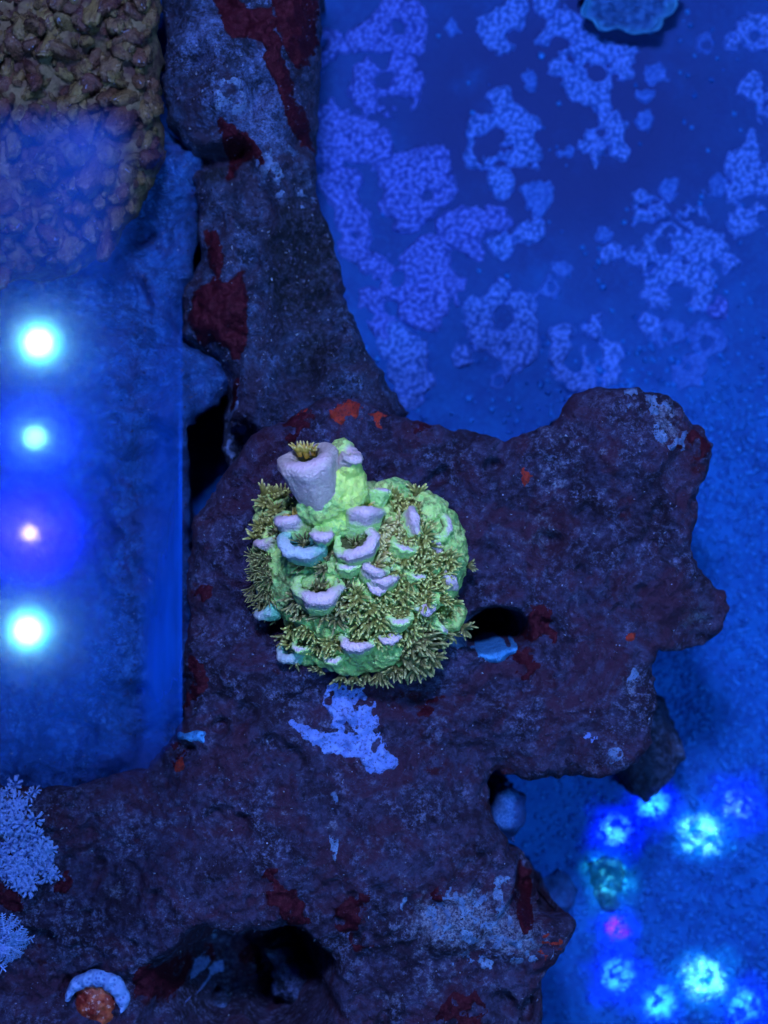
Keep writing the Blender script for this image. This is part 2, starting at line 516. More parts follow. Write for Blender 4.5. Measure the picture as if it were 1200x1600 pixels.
# ------------------------------------------------------------------ rocks
main = Rock([(440, 655), (470, 635), (510, 618), (560, 624), (620, 640), (660, 658), (700, 668), (745, 675), (790, 685), (830, 672), (866, 658),
             (882, 636), (898, 612), (935, 600), (1000, 605), (1045, 618), (1072, 646), (1104, 672), (1118, 695), (1112, 732), (1096, 765), (1095, 805),
             (1089, 850), (1092, 872), (1120, 905), (1143, 925), (1148, 950), (1138, 990), (1120, 1010), (1080, 1022), (1038, 1020), (1029, 1045),
             (1028, 1110), (1022, 1165), (1000, 1195), (950, 1212), (880, 1222), (835, 1228), (782, 1216), (768, 1236), (772, 1290), (795, 1325),
             (835, 1375), (852, 1432), (872, 1438), (897, 1438), (904, 1450), (884, 1488), (850, 1537), (848, 1600), (840, 1800), (-150, 1800), (-150, 1225),
             (60, 1238), (215, 1215), (280, 1130), (290, 1000), (288, 900), (296, 810), (350, 740), (385, 690)],
            0.0, 0.34,
            [(770, 985, 48, 30, -2.6, 3), (378, 1568, 132, 104, -3.8, 3), (322, 700, 34, 48, -1.6, 2), (828, 1385, 24, 46, -1.6, 2),
             (950, 700, 150, 110, 0.45), (900, 1100, 150, 80, 0.30), (600, 1340, 240, 70, 0.35), (700, 780, 120, 80, -0.15),
             (1110, 965, 50, 70, -0.7), (660, 1085, 170, 26, -0.45), (120, 1360, 90, 90, -0.3), (150, 1560, 80, 60, -0.5),
             (720, 1450, 150, 60, 0.35), (590, 1500, 120, 40, -0.35), (930, 1190, 90, 26, 0.2), (300, 1420, 100, 45, 0.3), (870, 900, 60, 160, -0.2)],
            1.0, 11, paint={
                'pale': [(1040, 660, 34, 48, 0.8), (850, 800, 120, 170, 0.44), (900, 690, 100, 60, 0.42), (930, 880, 80, 60, 0.36), (680, 720, 70, 40, 0.34), (640, 1150, 90, 50, 0.28), (880, 1130, 90, 60, 0.3), (560, 1320, 120, 60, 0.28), (300, 1330, 120, 70, 0.22), (715, 1440, 130, 70, 0.85), (800, 1460, 70, 50, 0.85), (650, 1500, 60, 60, 0.5), (700, 1540, 80, 50, 0.55), (600, 1560, 50, 40, 0.5), (800, 1570, 40, 40, 0.4), (430, 1460, 60, 16, 0.5), (640, 1390, 60, 40, 0.4),
                         (985, 1070, 18, 50, 0.6), (520, 1290, 16, 60, 0.5), (440, 1270, 40, 30, 0.4), (180, 1400, 40, 40, 0.5), (150, 1480, 60, 40, 0.25), (20, 1290, 60, 70, 0.7),
                         (540, 660, 60, 20, 0.3), (330, 880, 40, 70, 0.22), (330, 1510, 60, 40, 0.3), (440, 1530, 60, 50, 0.45), (390, 1590, 30, 30, 0.8), (740, 980, 30, 30, 0.7), (660, 700, 80, 30, 0.25), (700, 1140, 60, 40, 0.2)],
                'red': [(500, 640, 60, 24, 0.6), (1090, 720, 30, 40, 0.6), (430, 1010, 60, 60, 0.5), (300, 920, 30, 30, 0.5), (820, 1000, 50, 60, 0.5), (360, 1060, 80, 80, 0.3),
                        (250, 1560, 70, 60, 0.6), (640, 1100, 120, 40, 0.45), (780, 1250, 30, 60, 0.7), (560, 1430, 40, 60, 0.5), (60, 1500, 40, 60, 0.4), (870, 1480, 30, 40, 0.5), (720, 1210, 160, 30, 0.4), (1000, 780, 60, 60, 0.4)],
                'teal': [(1095, 965, 50, 50, 0.5), (780, 780, 90, 90, 0.12), (400, 1560, 90, 80, 0.4), (730, 1450, 80, 40, 0.2)]})
main.build('reef_rock', ROCK, 0.034, SAND_Z - 0.2)
set_props(main.obj, 'broad dark purple brown reef rock carrying the green coral', 'rock')
main.turf(30000, (0.02, 0.055), 3)

back = Rock([(243, -120), (505, -120), (500, 60), (488, 190), (496, 300), (538, 440), (565, 540), (640, 640), (600, 760), (380, 800), (330, 700), (330, 575), (282, 520), (280, 450), (308, 400), (306, 300), (296, 225), (258, 190)],
            -0.9, 1.2,
            [(330, 240, 50, 26, -1.0, 2), (400, 300, 30, 50, -0.7, 2), (470, 480, 60, 150, -0.9, 2), (330, 120, 60, 90, 0.45), (430, 150, 40, 120, 0.3), (300, 640, 50, 90, -1.4, 2),
             (370, 700, 30, 40, -1.2, 2), (350, 380, 30, 60, 0.3)],
            1.3, 61, paint={'pale': [(410, 170, 60, 120, 0.85), (320, 60, 70, 90, 0.8), (340, 160, 50, 60, 0.7), (370, 380, 40, 60, 0.5), (450, 250, 40, 50, 0.5), (540, 520, 20, 40, 0.4), (340, 620, 30, 60, 0.5)],
                             'red': [(400, 240, 60, 20, 0.4)], 'dark': [(465, 400, 60, 130, 1.1), (490, 560, 60, 70, 0.8), (330, 260, 40, 24, 0.8)]})  # 'dark' entries paint the recess shade of this rock column
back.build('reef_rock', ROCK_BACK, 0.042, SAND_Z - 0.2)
set_props(back.obj, 'tall blue grey reef rock with flat maroon crusts, rising behind the green coral', 'rock')
back.turf(16000, (0.02, 0.07), 4)

left = Rock([(-150, 150), (200, 170), (262, 196), (304, 222), (313, 285), (300, 330), (300, 365), (296, 425), (272, 470), (280, 530), (340, 566), (362, 590), (340, 630), (292, 668), (288, 760), (300, 1000), (280, 1260), (-150, 1300)],
            -1.45, 0.5, [(60, 330, 160, 90, -0.7), (250, 740, 60, 60, -0.8, 2), (120, 800, 120, 60, -0.4), (200, 560, 120, 80, 0.3), (120, 1100, 150, 80, 0.2), (250, 960, 60, 60, -0.4)],
            1.7, 91, paint={'pale': [(280, 560, 90, 90, 0.45), (230, 480, 90, 60, 0.4), (100, 1150, 160, 60, 0.3)], 'red': [(190, 1090, 20, 16, 0.5), (150, 760, 110, 60, 0.55), (210, 900, 60, 60, 0.5), (90, 620, 70, 50, 0.4)]})
left.build('reef_rock', ROCK_PALE, 0.05, SAND_Z - 0.2)
set_props(left.obj, 'smooth pale blue reef rock seen through the clear box', 'rock')
left.turf(6000, (0.02, 0.06), 5)

low = Rock([(975, 1090), (1040, 1090), (1066, 1145), (1082, 1192), (1052, 1222), (1018, 1268), (975, 1235), (940, 1180)], -3.6, 0.4, [(1060, 1190, 20, 30, 0.3)], 1.0, 131)
low.build('rubble', ROCK_BACK, 0.05, SAND_Z - 0.1)
set_props(low.obj, 'dark angular rubble tucked under the right rim of the broad rock', 'rubble')
rub = Rock([(905, 1352), (948, 1328), (985, 1338), (1012, 1372), (1002, 1412), (962, 1424), (918, 1402)], -5.75, 0.14, [], 1.7, 151, wob=0.3)
rub.build('rubble', ROCK_PALE, 0.05, SAND_Z - 0.1)
set_props(rub.obj, 'low dark rubble lying on sand beneath scattered cyan light', 'rubble')
rub2 = Rock([(838, 1385), (880, 1370), (908, 1402), (895, 1440), (850, 1450)], -5.2, 0.3, [], 1.2, 161, wob=0.12)
rub2.build('rubble', ROCK_PALE, 0.05, SAND_Z - 0.1)
set_props(rub2.obj, 'small dark blue rubble on sand against the pointed rock tip', 'rubble')
chip = Rock([(772, 1240), (795, 1232), (826, 1248), (824, 1290), (806, 1326), (780, 1318), (770, 1280)], -1.6, 0.35, [], 0.7, 171, wob=0.06,
            paint={'pale': [(788, 1268, 22, 44, 1.2)]})
chip.build('rubble', ROCK_PALE, 0.04, SAND_Z - 0.1)
set_props(chip.obj, 'pale blue rubble wedged in the notch of the broad rock', 'rubble')

for lab, pl, lv, pale_ in [('blue grey rubble deep in the dark hollow, its larger right piece', [(415, 1495), (450, 1486), (492, 1530), (498, 1580), (460, 1600), (428, 1560)], -2.3, (455, 1540, 30, 40, 0.7)),
                       ('small blue rubble deep in the dark hollow, cut by the bottom edge', [(325, 1572), (352, 1556), (378, 1580), (372, 1640), (318, 1640)], -2.5, (348, 1590, 22, 24, 0.9))]:
    rk_ = Rock(pl, lv, 0.4, [], 1.2, 180 + int(lv * -10), wob=0.16, paint={'pale': [pale_]})
    rk_.build('rubble', ROCK_BACK, 0.035, -4.2)
    set_props(rk_.obj, lab, 'rubble')

# crusts: thin growths on the rocks
C = main.crust
C('pale_crust', PALE, poly=[(500, 1062), (562, 1074), (577, 1100), (598, 1086), (590, 1132), (616, 1188), (584, 1214), (572, 1190), (500, 1180), (458, 1130), (512, 1140)], thick=0.04, edge=0.12, frag=0.36, ff=7, res=0.024, label='bright blue white crust just below the green coral', seed=3)
C('pale_crust', PALE_DIM, poly=[(516, 1235), (527, 1235), (531, 1290), (528, 1340), (518, 1330)], thick=0.04, edge=0.05, frag=0.2, seed=5)
C('pale_crust', PALE_DIM, poly=[(988, 1042), (1002, 1040), (998, 1070), (978, 1094), (975, 1075)], thick=0.05, edge=0.06, frag=0.2, seed=6)
C('pale_crust', PALE, blobs=[(922, 1153, 10)], thick=0.04, edge=0.1, frag=0.25, ff=9, res=0.02, seed=7)
C('pale_crust', PALE_DIM, blobs=[(958, 1180, 8)], thick=0.04, edge=0.1, frag=0.2, ff=9, res=0.02, seed=8)
C('pale_crust', PALE_DIM, poly=[(1000, 618), (1050, 622), (1058, 660), (1062, 700), (1045, 702), (1034, 660), (990, 634)], thick=0.03, edge=0.4, frag=0.04, ff=9, res=0.02, seed=9, label='frosted pale crust on the upper right corner of the rock')
C('pale_crust', PALE_DIM, poly=[(640, 1400), (700, 1380), (790, 1420), (850, 1470), (820, 1500), (740, 1490), (660, 1450)], thick=0.03, edge=0.5, frag=0.0, ff=9, res=0.02, seed=10)
C('pale_crust', PALE_DIM, poly=[(720, 1480), (770, 1505), (768, 1515), (715, 1500)], thick=0.05, edge=0.08, frag=0.2, seed=11)
C('pale_crust', CYAN, poly=[(742, 1016), (770, 1006), (796, 1012), (810, 1000), (812, 1026), (776, 1040), (750, 1030)], thick=0.10, edge=0.05, seed=12, label='cyan blue crust at the lip of the small hole')
C('pale_crust', PALE_DIM, poly=[(700, 976), (725, 970), (742, 985), (735, 1008), (706, 1012)], thick=0.08, edge=0.07, seed=13)
C('pale_crust', CYAN, poly=[(268, 1150), (300, 1142), (322, 1146), (315, 1160), (275, 1162)], thick=0.06, edge=0.05, seed=14)
C('pale_crust', PALE, poly=[(270, 1570), (310, 1560), (330, 1600), (260, 1620)], thick=0.06, edge=0.12, frag=0.2, seed=15)
C('pale_crust', PALE_DIM, poly=[(290, 1500), (330, 1478), (350, 1484), (320, 1520), (292, 1540)], thick=0.06, edge=0.14, frag=0.2, seed=17)
for sd_, bl in enumerate([[(425, 1365, 14), (440, 1390, 18), (462, 1415, 18), (480, 1436, 12)], [(306, 925, 18)], [(712, 1582, 32), (735, 1600, 25)], [(568, 1402, 10)], [(540, 1420, 20), (548, 1450, 14)],
                          [(272, 1186, 14)], [(12, 1408, 20)], [(90, 1388, 9)], [(845, 975, 22), (835, 960, 12)], [(560, 1470, 16)], [(670, 1112, 16)], [(300, 1060, 20), (292, 1090, 20)], [(460, 665, 22)],
                          [(660, 667, 11)], [(230, 1540, 30), (260, 1570, 26)], [(1090, 690, 20)], [(820, 1395, 22), (826, 1420, 20)], [(690, 1400, 10)], [(365, 1580, 25)]]):
    C('maroon_crust', MAROON, blobs=bl, thick=0.03, edge=0.16, frag=0.35, seed=50 + sd_)
for sd_, bl in enumerate([[(520, 634, 12), (548, 630, 14), (572, 648, 14), (590, 656, 9)], [(846, 1480, 9)], [(866, 1494, 10)], [(858, 1460, 7)], [(820, 1048, 20), (838, 1040, 12)], [(278, 1200, 7)], [(826, 745, 5)], [(980, 994, 4)], [(470, 644, 9)]]):
    C('red_crust', RED if sd_ not in (4,) else MAROON, blobs=bl, thick=0.03, edge=0.16, frag=0.22, ff=6, seed=80 + sd_, label='orange red crust along the top rim behind the coral' if sd_ == 0 else None)
B = back.crust
B('maroon_crust', MAROON, poly=[(332, -40), (395, 12), (430, 8), (443, 90), (462, 140), (484, 195), (488, 214), (452, 205), (446, 170), (418, 112), (412, 80), (366, 62), (342, 25)], thick=0.06, edge=0.08, seed=101, label='long ragged maroon crust running down the rock')
B('maroon_crust', MAROON, poly=[(425, -60), (494, -60), (494, 40), (482, 90), (462, 98), (440, 70), (428, 20)], thick=0.06, edge=0.05, seed=102)
B('maroon_crust', MAROON, poly=[(310, 352), (336, 350), (348, 415), (338, 445), (322, 400)], thick=0.06, edge=0.05, seed=103)
B('maroon_crust', MAROON, poly=[(300, 452), (330, 432), (356, 446), (368, 426), (384, 416), (390, 520), (372, 562), (350, 540), (304, 530), (286, 490)], thick=0.08, edge=0.05, seed=104, label='square maroon crust beside the pale rock')
B('maroon_crust', MAROON, poly=[(345, 190), (400, 215), (420, 260), (380, 240), (350, 270)], thick=0.05, edge=0.08, seed=105)
B('maroon_crust', MAROON, poly=[(355, 590), (372, 580), (368, 620), (348, 650)], thick=0.05, edge=0.05, seed=106)
for j, (a, b, r) in enumerate([(430, 250, 26), (460, 300, 16), (380, 140, 22), (355, 660, 18)]):
    B('pale_crust', PALE_DIM, blobs=[(a, b, r)], thick=0.025, edge=0.4, frag=0.04, ff=8, res=0.022, seed=110 + j)
B('pale_crust', PALE_DIM, poly=[(325, 690), (352, 668), (364, 690), (352, 722), (340, 700)], thick=0.06, edge=0.06, frag=0.2, seed=120)

# ------------------------------------------------------------------ crusts on the sand (one thing each)
def Z3(zx, zy): return 480 + zx / 1.6667, zy / 1.6667


GROUP = 'pale blue crusts scattered over the sea bed'
def sea_patch(label, blobs, holes=(), kind=0, lift=0.16, seed=0):
    sc_ = (H - SAND_Z) / H / 100 / 1.6667
    bl = [(*P(*Z3(a, b), SAND_Z)[:2], r * sc_) for a, b, r in blobs]
    hl = [(*P(*Z3(a, b), SAND_Z)[:2], r * sc_) for a, b, r in holes]
    lo = np.array([min(b[0] - b[2] for b in bl), min(b[1] - b[2] for b in bl)]) - 0.25
    hi = np.array([max(b[0] + b[2] for b in bl), max(b[1] + b[2] for b in bl)]) + 0.25
    X, Y = np.meshgrid(np.arange(lo[0], hi[0], 0.026), np.arange(lo[1], hi[1], 0.026))
    M = sd_blobs(X, Y, bl, (), 0.05) + 0.05 + 0.20 * fbm(X * 3.2, Y * 3.2, seed + 300, 4) + 0.035 * vnoise(X * 11, Y * 11, seed)
    for (a, b, r) in hl:
        M = np.minimum(M, np.hypot(X - a, Y - b) - r + 0.09 * fbm(X * 5, Y * 5, seed + 4, 2))
    M = np.minimum(M, 0.10 * (1.25 + 2.2 * fbm(X * 5.5, Y * 5.5, seed + 91, 3)) + 0.25 * np.maximum(M, 0))
    M = np.minimum(M, 0.16 + fbm(X * 2.2, Y * 2.2, seed + 77, 4) * 0.9 + 0.26)   # gaps where the growth has died back
    if kind == 2: M = M - 0.02
    def zf(x, y, m_):
        c_ = cell(x * 12.5, y * 12.5, seed)
        return sand_z(x, y) + 0.02 + lift * (1 - np.exp(-m_ / 0.05)) * (1.0 - 0.5 * np.clip(c_, 0, 1)) * (0.75 + 0.5 * vnoise(x * 4, y * 4, seed + 6)) - 0.05 * (m_ <= 0)
    V, F, ext, mm = field_mesh(X, Y, M, zf)
    if len(F) < 8: return
    o = mk('encrusting_plate', V, F, PATCH[kind], None, None, {'cell': cell(V[:, 0] * 12.5, V[:, 1] * 12.5, seed), 'rim': np.exp(-mm / 0.05)})
    set_props(o, label, 'crust', GROUP)


PATCHES = [
    ('ring shaped violet crust with a small square hole, top left of the sea bed', [(235, 60, 60), (205, 85, 45), (270, 90, 45), (145, 100, 30)], [(235, 74, 14)], 1),
    ('violet crust with a notch in its upper side, just below the ring at top left', [(160, 230, 45), (200, 255, 40), (240, 235, 45), (240, 180, 35), (155, 190, 30)], [(200, 205, 22), (195, 165, 18)], 1),
    ('faint round violet crust closest to the maroon streaked rock', [(45, 125, 46)], [(40, 120, 16)], 1),
    ('comma shaped blue crust near the top centre of the sea bed', [(475, 70, 40), (515, 60, 30), (510, 120, 30), (545, 25, 25)], [(540, 98, 20)], 0),
    ('large crooked blue crust below the plate coral at the top', [(680, 80, 50), (720, 110, 40), (650, 170, 30), (700, 220, 42), (760, 215, 42), (810, 150, 46), (830, 190, 30), (770, 262, 16), (620, 100, 18)], [(755, 185, 22), (655, 118, 20)], 0),
    ('blue crust ring cut by the frame at the upper right edge', [(1170, 85, 42), (1120, 105, 18)], [(1165, 98, 15)], 0),
    ('tiny blue ring crust right of the plate coral', [(1037, 118, 24)], [(1037, 116, 9)], 2),
    ('blue crust cut by the right edge, below the upper right ring', [(1165, 230, 34), (1195, 280, 30)], [], 0),
    ('many lobed blue crust with a dark pit, upper centre of the sea bed', [(460, 345, 48), (510, 260, 34), (450, 395, 42), (540, 390, 42), (580, 410, 30), (570, 320, 30), (515, 310, 30)], [(492, 352, 22), (500, 430, 14)], 0),
    ('small crust hanging just under the many lobed crust', [(510, 475, 32)], [], 0),
    ('short upright crust below right of the many lobed crust', [(598, 500, 28), (602, 540, 22)], [], 2),
    ('broken hooked crust in the middle of the bare upper right ground', [(780, 318, 32), (738, 370, 18), (780, 370, 28), (822, 400, 18), (740, 412, 14)], [(765, 345, 10)], 0),
    ('single small crust left of the broken hooked crust', [(678, 403, 20)], [], 2),
    ('tall patchy crust beside the right edge of the frame', [(1140, 440, 50), (1160, 400, 38), (1120, 500, 34), (1130, 575, 38), (1185, 470, 40), (1180, 560, 24)], [(1150, 520, 16)], 0),
    ('round crust above the biggest crust on the right', [(885, 540, 42)], [(905, 525, 9)], 0),
    ('little crust above right of the round crust', [(945, 495, 26)], [], 2),
    ('little crust touching the top of the biggest crust', [(1000, 570, 30)], [], 0),
    ('violet crust spreading along the foot of the blue grey rock', [(60, 320, 46), (120, 360, 56), (180, 390, 40), (50, 395, 40)], [(150, 440, 14)], 1),
    ('thick violet crust right of the one at the foot of the rock', [(310, 425, 52), (250, 470, 56), (330, 490, 46), (290, 540, 46), (230, 520, 40), (270, 580, 28)], [(170, 470, 14)], 1),
    ('long faint violet crust hugging the right edge of the blue grey rock', [(85, 480, 46), (110, 560, 44), (130, 640, 44), (165, 690, 36), (170, 780, 34), (190, 850, 30)], [(120, 610, 12)], 1),
    ('blue crust with a drooping tail between the thick violet crusts', [(380, 590, 40), (420, 600, 40), (440, 655, 24), (500, 575, 28)], [], 1),
    ('slanting narrow crust in the middle of the sea bed', [(508, 642, 28), (555, 608, 28), (600, 590, 22)], [], 0),
    ('widest violet crust on the left, dark gap on its left side', [(330, 660, 50), (280, 690, 46), (340, 740, 52), (300, 800, 56), (350, 790, 36), (230, 740, 36), (200, 700, 32)], [(240, 728, 20)], 1),
    ('blue crust running down toward the coral rock, lowest on the left', [(230, 880, 40), (260, 930, 52), (280, 990, 44), (270, 1035, 24)], [], 0),
    ('round blue crust ring with a long dark centre, above the rock saddle', [(455, 830, 48), (490, 785, 42), (540, 810, 46), (530, 900, 56), (460, 870, 36), (565, 850, 34)], [(508, 830, 26)], 0),
    ('crown shaped blue crust with a dark round pit, touching the rock top', [(675, 930, 46), (740, 860, 36), (790, 930, 38), (720, 985, 38), (675, 870, 34), (795, 985, 28)], [(697, 940, 22), (745, 925, 20)], 0),
    ('biggest sprawling blue crust on the right of the sea bed', [(900, 660, 38), (960, 630, 44), (1030, 640, 44), (1070, 640, 34), (1095, 685, 18), (940, 710, 46), (1000, 720, 50), (910, 770, 32), (882, 835, 24), (1030, 770, 30), (790, 665, 32), (845, 660, 24)], [(930, 640, 20), (985, 770, 18)], 0),
    ('faint ring crust below the biggest crust, left one of three', [(940, 870, 36)], [(940, 875, 14)], 2),
    ('faint ring crust below the biggest crust, upper right of three', [(1042, 890, 40)], [(1045, 895, 12)], 2),
    ('faint crust just above the right shoulder of the rock', [(1012, 960, 32), (970, 985, 28)], [(990, 960, 10)], 2),
    ('small violet crust hanging off the right of the biggest crust', [(1075, 800, 28)], [], 1),
    ('small dot crust left of the long dark centred ring', [(405, 920, 22)], [], 0),
    ('small dot crust above right of the long dark centred ring', [(630, 750, 24)], [(632, 748, 7)], 2),
    ('small upright dot crust in open ground left of the biggest crust', [(672, 700, 24)], [], 2),
    ('small faint crust between the ring and the comma crust at top', [(378, 80, 22)], [], 2),
    ('small faint crust left of the large crooked crust', [(580, 205, 20)], [], 2),
    ('small faint crust right of the large crooked crust', [(900, 195, 24), (880, 250, 18)], [], 2),
    ('faint crust on sand below the long dark centred ring', [(500, 990, 26)], [(498, 992, 10)], 2),
    ('tiny crust above the left arm of the biggest crust', [(770, 622, 18)], [], 2),
    ('crust cut by the top edge, left of the plate coral', [(620, 5, 32)], [], 0),
    ('faint small crust in bare ground below the tiny ring', [(880, 320, 20)], [], 2),
    ('faint small crust left of the tall patchy crust', [(1070, 480, 20)], [], 2),
]
for j, (lab, bl, hl, kd) in enumerate(PATCHES):
    sea_patch(lab, bl, hl, kd, 0.17 if kd != 2 else 0.10, seed=500 + j * 13)

# plate coral, top right: tilted ruffled plate
def ruffled_plate(c, rx, ry, mat, label):
    nr, na = 22, 96
    V = []; lobe = []
    for i in range(nr + 1):
        t = i / nr
        for a in range(na):
            th = 2 * math.pi * a / na
            ru = 1 + 0.06 * math.sin(5 * th + 1) + 0.05 * math.sin(11 * th)
            r = t * ru
            z = 0.35 * t * t + 0.10 * t * math.sin(9 * th + 4 * t) + 0.05 * math.sin(t * 20) + 0.12 * (t > 0.9)
            V.append((c.x + rx * r * math.cos(th), c.y + ry * r * math.sin(th), c.z + z)); lobe.append(t)
    top = len(V)
    for i in range(nr, -1, -1):
        t = i / nr
        for a in range(na):
            x, y, z = V[i * na + a]; V.append((x * 1, y, z - 0.12 - 0.1 * (1 - t))); lobe.append(t)
    F = []
    for i in range(2 * nr + 1):
        for a in range(na):
            b = (a + 1) % na
            F.append((i * na + a, i * na + b, (i + 1) * na + b, (i + 1) * na + a))
    root = mk('plate_coral', V, F, mat, None, c, {'t': lobe})
    set_props(root, label, 'coral')
    return root


m = Mat('plate_coral_skin', 0.7, 0.2)
t = m.attr('t')
cc = m.mix(m.step(m.noise(5, 5, 0.65, 1.0), 0.35, 0.65), (0.01, 0.07, 0.22, 1), (0.04, 0.16, 0.42, 1))
cc = m.mix(m.step(t, 0.72, 0.95), cc, (0.06, 0.34, 0.62, 1))
m.color(cc); m.bump(m.noise(9, 4, 0.7), 0.8, 0.1)
c = P(978, 4, SAND_Z + 0.35)
pc = ruffled_plate(c, 0.92, 0.68, m.m, 'wavy blue plate coral with a pale rim, cut by the top of the frame')
V = []
for k in range(5):
    pass

# ------------------------------------------------------------------ main coral
CORAL = empty('coral_colony', P(565, 890, -0.2))
set_props(CORAL, 'fluorescent green knobbly coral with lilac lipped cups and feathery olive polyps', 'coral')


def ell(px, py, z, rx, ry, rz):
    return (P(px, py, z), (rx, ry, rz))


PRIM = [ell(562, 890, 0.35, 1.46, 1.36, 1.05), ell(660, 868, 0.35, 0.70, 0.88, 0.92), ell(585, 985, 0.25, 1.00, 0.62, 0.75), ell(445, 880, 0.25, 0.50, 0.85, 0.60),
        ell(545, 815, 0.75, 0.85, 0.55, 0.75), ell(430, 800, 0.2, 0.35, 0.35, 0.4), ell(560, 1022, 0.30, 0.82, 0.30, 0.34), ell(635, 1010, 0.3, 0.45, 0.35, 0.35), ell(490, 1000, 0.1, 0.45, 0.4, 0.4),
        ell(505, 915, 1.15, 0.50, 0.20, 0.22), ell(600, 885, 1.2, 0.38, 0.18, 0.22), ell(560, 955, 1.10, 0.42, 0.24, 0.22), ell(655, 930, 1.0, 0.42, 0.22, 0.24),
        ell(450, 890, 0.72, 0.30, 0.42, 0.20), ell(520, 812, 1.35, 0.42, 0.32, 0.45), ell(548, 760, 1.65, 0.28, 0.42, 0.34), ell(548, 722, 1.95, 0.20, 0.22, 0.22), ell(500, 790, 1.65, 0.36, 0.30, 0.36),
        ell(521, 752, 1.76, 0.30, 0.52, 0.30), ell(500, 788, 1.72, 0.36, 0.22, 0.30), ell(532, 716, 1.85, 0.20, 0.26, 0.22), ell(660, 800, 0.8, 0.4, 0.35, 0.35), ell(690, 850, 0.55, 0.38, 0.45, 0.45), ell(700, 965, 0.35, 0.25, 0.25, 0.25), ell(615, 780, 0.7, 0.4, 0.3, 0.4),
        ell(530, 870, 1.3, 0.4, 0.3, 0.2), ell(640, 850, 1.15, 0.4, 0.5, 0.2)]
import bmesh
bm = bmesh.new()
for c, r in PRIM:
    M4 = Matrix.Translation(c) @ Matrix.Diagonal((*r, 1))
    bmesh.ops.create_icosphere(bm, subdivisions=4, radius=1, matrix=M4)
me = bpy.data.meshes.new('tmp'); bm.to_mesh(me); bm.free()
to = bpy.data.objects.new('tmp', me); COL.objects.link(to)
md = to.modifiers.new('r', 'REMESH'); md.mode = 'VOXEL'; md.voxel_size = 0.034
md = to.modifiers.new('s', 'SMOOTH'); md.iterations = 5; md.factor = 0.5
dg = bpy.context.evaluated_depsgraph_get()
me2 = bpy.data.meshes.new_from_object(to.evaluated_get(dg))
bpy.data.objects.remove(to); bpy.data.meshes.remove(me)
nv = len(me2.vertices)
V = np.empty(nv * 3); me2.vertices.foreach_get('co', V); V = V.reshape(-1, 3)
N = np.empty(nv * 3); me2.vertices.foreach_get('normal', N); N = N.reshape(-1, 3)
F = [tuple(p.vertices) for p in me2.polygons]
bpy.data.meshes.remove(me2)
d = 0.07 * fbm(V[:, 0] * 3 + V[:, 2] * 2.1, V[:, 1] * 3 - V[:, 2] * 1.7, 801, 3) + 0.035 * vnoise(V[:, 0] * 9 + V[:, 2] * 5, V[:, 1] * 9 + V[:, 2] * 4, 802) \
    + 0.02 * vnoise(V[:, 0] * 20 + V[:, 2] * 9, V[:, 1] * 20 - V[:, 2] * 9, 803)
V = V + N * d[:, None]
BV = BVHTree.FromPolygons([tuple(v) for v in V], F)


def near(px, py, z, r):
    c = np.array(P(px, py, z)); return np.exp(-((np.linalg.norm(V - c, axis=1) / r) ** 2))


yellow = np.clip(near(535, 790, 1.6, 0.55) + near(548, 735, 1.9, 0.35) + 0.25 * near(670, 850, 0.9, 0.7), 0, 1)
lil = np.clip(near(553, 708, 2.0, 0.16) + near(600, 890, 1.3, 0.18), 0, 1)
blue = np.clip(near(392, 945, 0.2, 0.45) + near(440, 1015, 0.1, 0.35) + near(395, 890, 0.1, 0.3) + 0.6 * near(530, 1040, 0.2, 0.4), 0, 1)

m = Mat('coral_tissue', 0.6, 0.3, tint=(1, 1, 1))
f = m.noise(3, 5, 0.6); g = m.noise(16, 4, 0.7)
cc = m.mix(m.step(f, 0.36, 0.64), (0.32, 0.60, 0.17, 1), (0.66, 0.88, 0.26, 1))
cc = m.mix(m.math('MULTIPLY', m.step(m.noise(1.7, 4), 0.48, 0.68), 0.6), cc, (0.18, 0.58, 0.22, 1))
cc = m.mix(m.math('MULTIPLY', m.step(g, 0.46, 0.66), 0.5), cc, (0.74, 0.84, 0.28, 1))
cc = m.mix(m.math('MULTIPLY', m.step(m.noise(7, 5, 0.7), 0.50, 0.62), 0.75), cc, (0.19, 0.20, 0.06, 1))
cc = m.mix(m.step(m.math('ADD', m.attr('yellow'), m.math('MULTIPLY', m.math('SUBTRACT', g, 0.5), 1.6)), 0.25, 1.1), cc, (0.72, 0.90, 0.20, 1))
cc = m.mix(m.step(m.attr('blue'), 0.2, 0.9), cc, (0.10, 0.24, 0.36, 1))
cc = m.mix(m.step(m.attr('lilac'), 0.2, 0.8), cc, (0.72, 0.50, 0.56, 1))
m.color(cc)
p_ = m.bump(g, 0.6, 0.06); m.bump(m.voro(11), 0.5, 0.08, p_)
TISSUE = m.m
m.b.inputs['Subsurface Weight'].default_value = 0.45
m.b.inputs['Subsurface Radius'].default_value = (0.14, 0.18, 0.12)
mk('body', V, F, TISSUE, CORAL, None, {'yellow': yellow, 'lilac': lil, 'blue': blue})


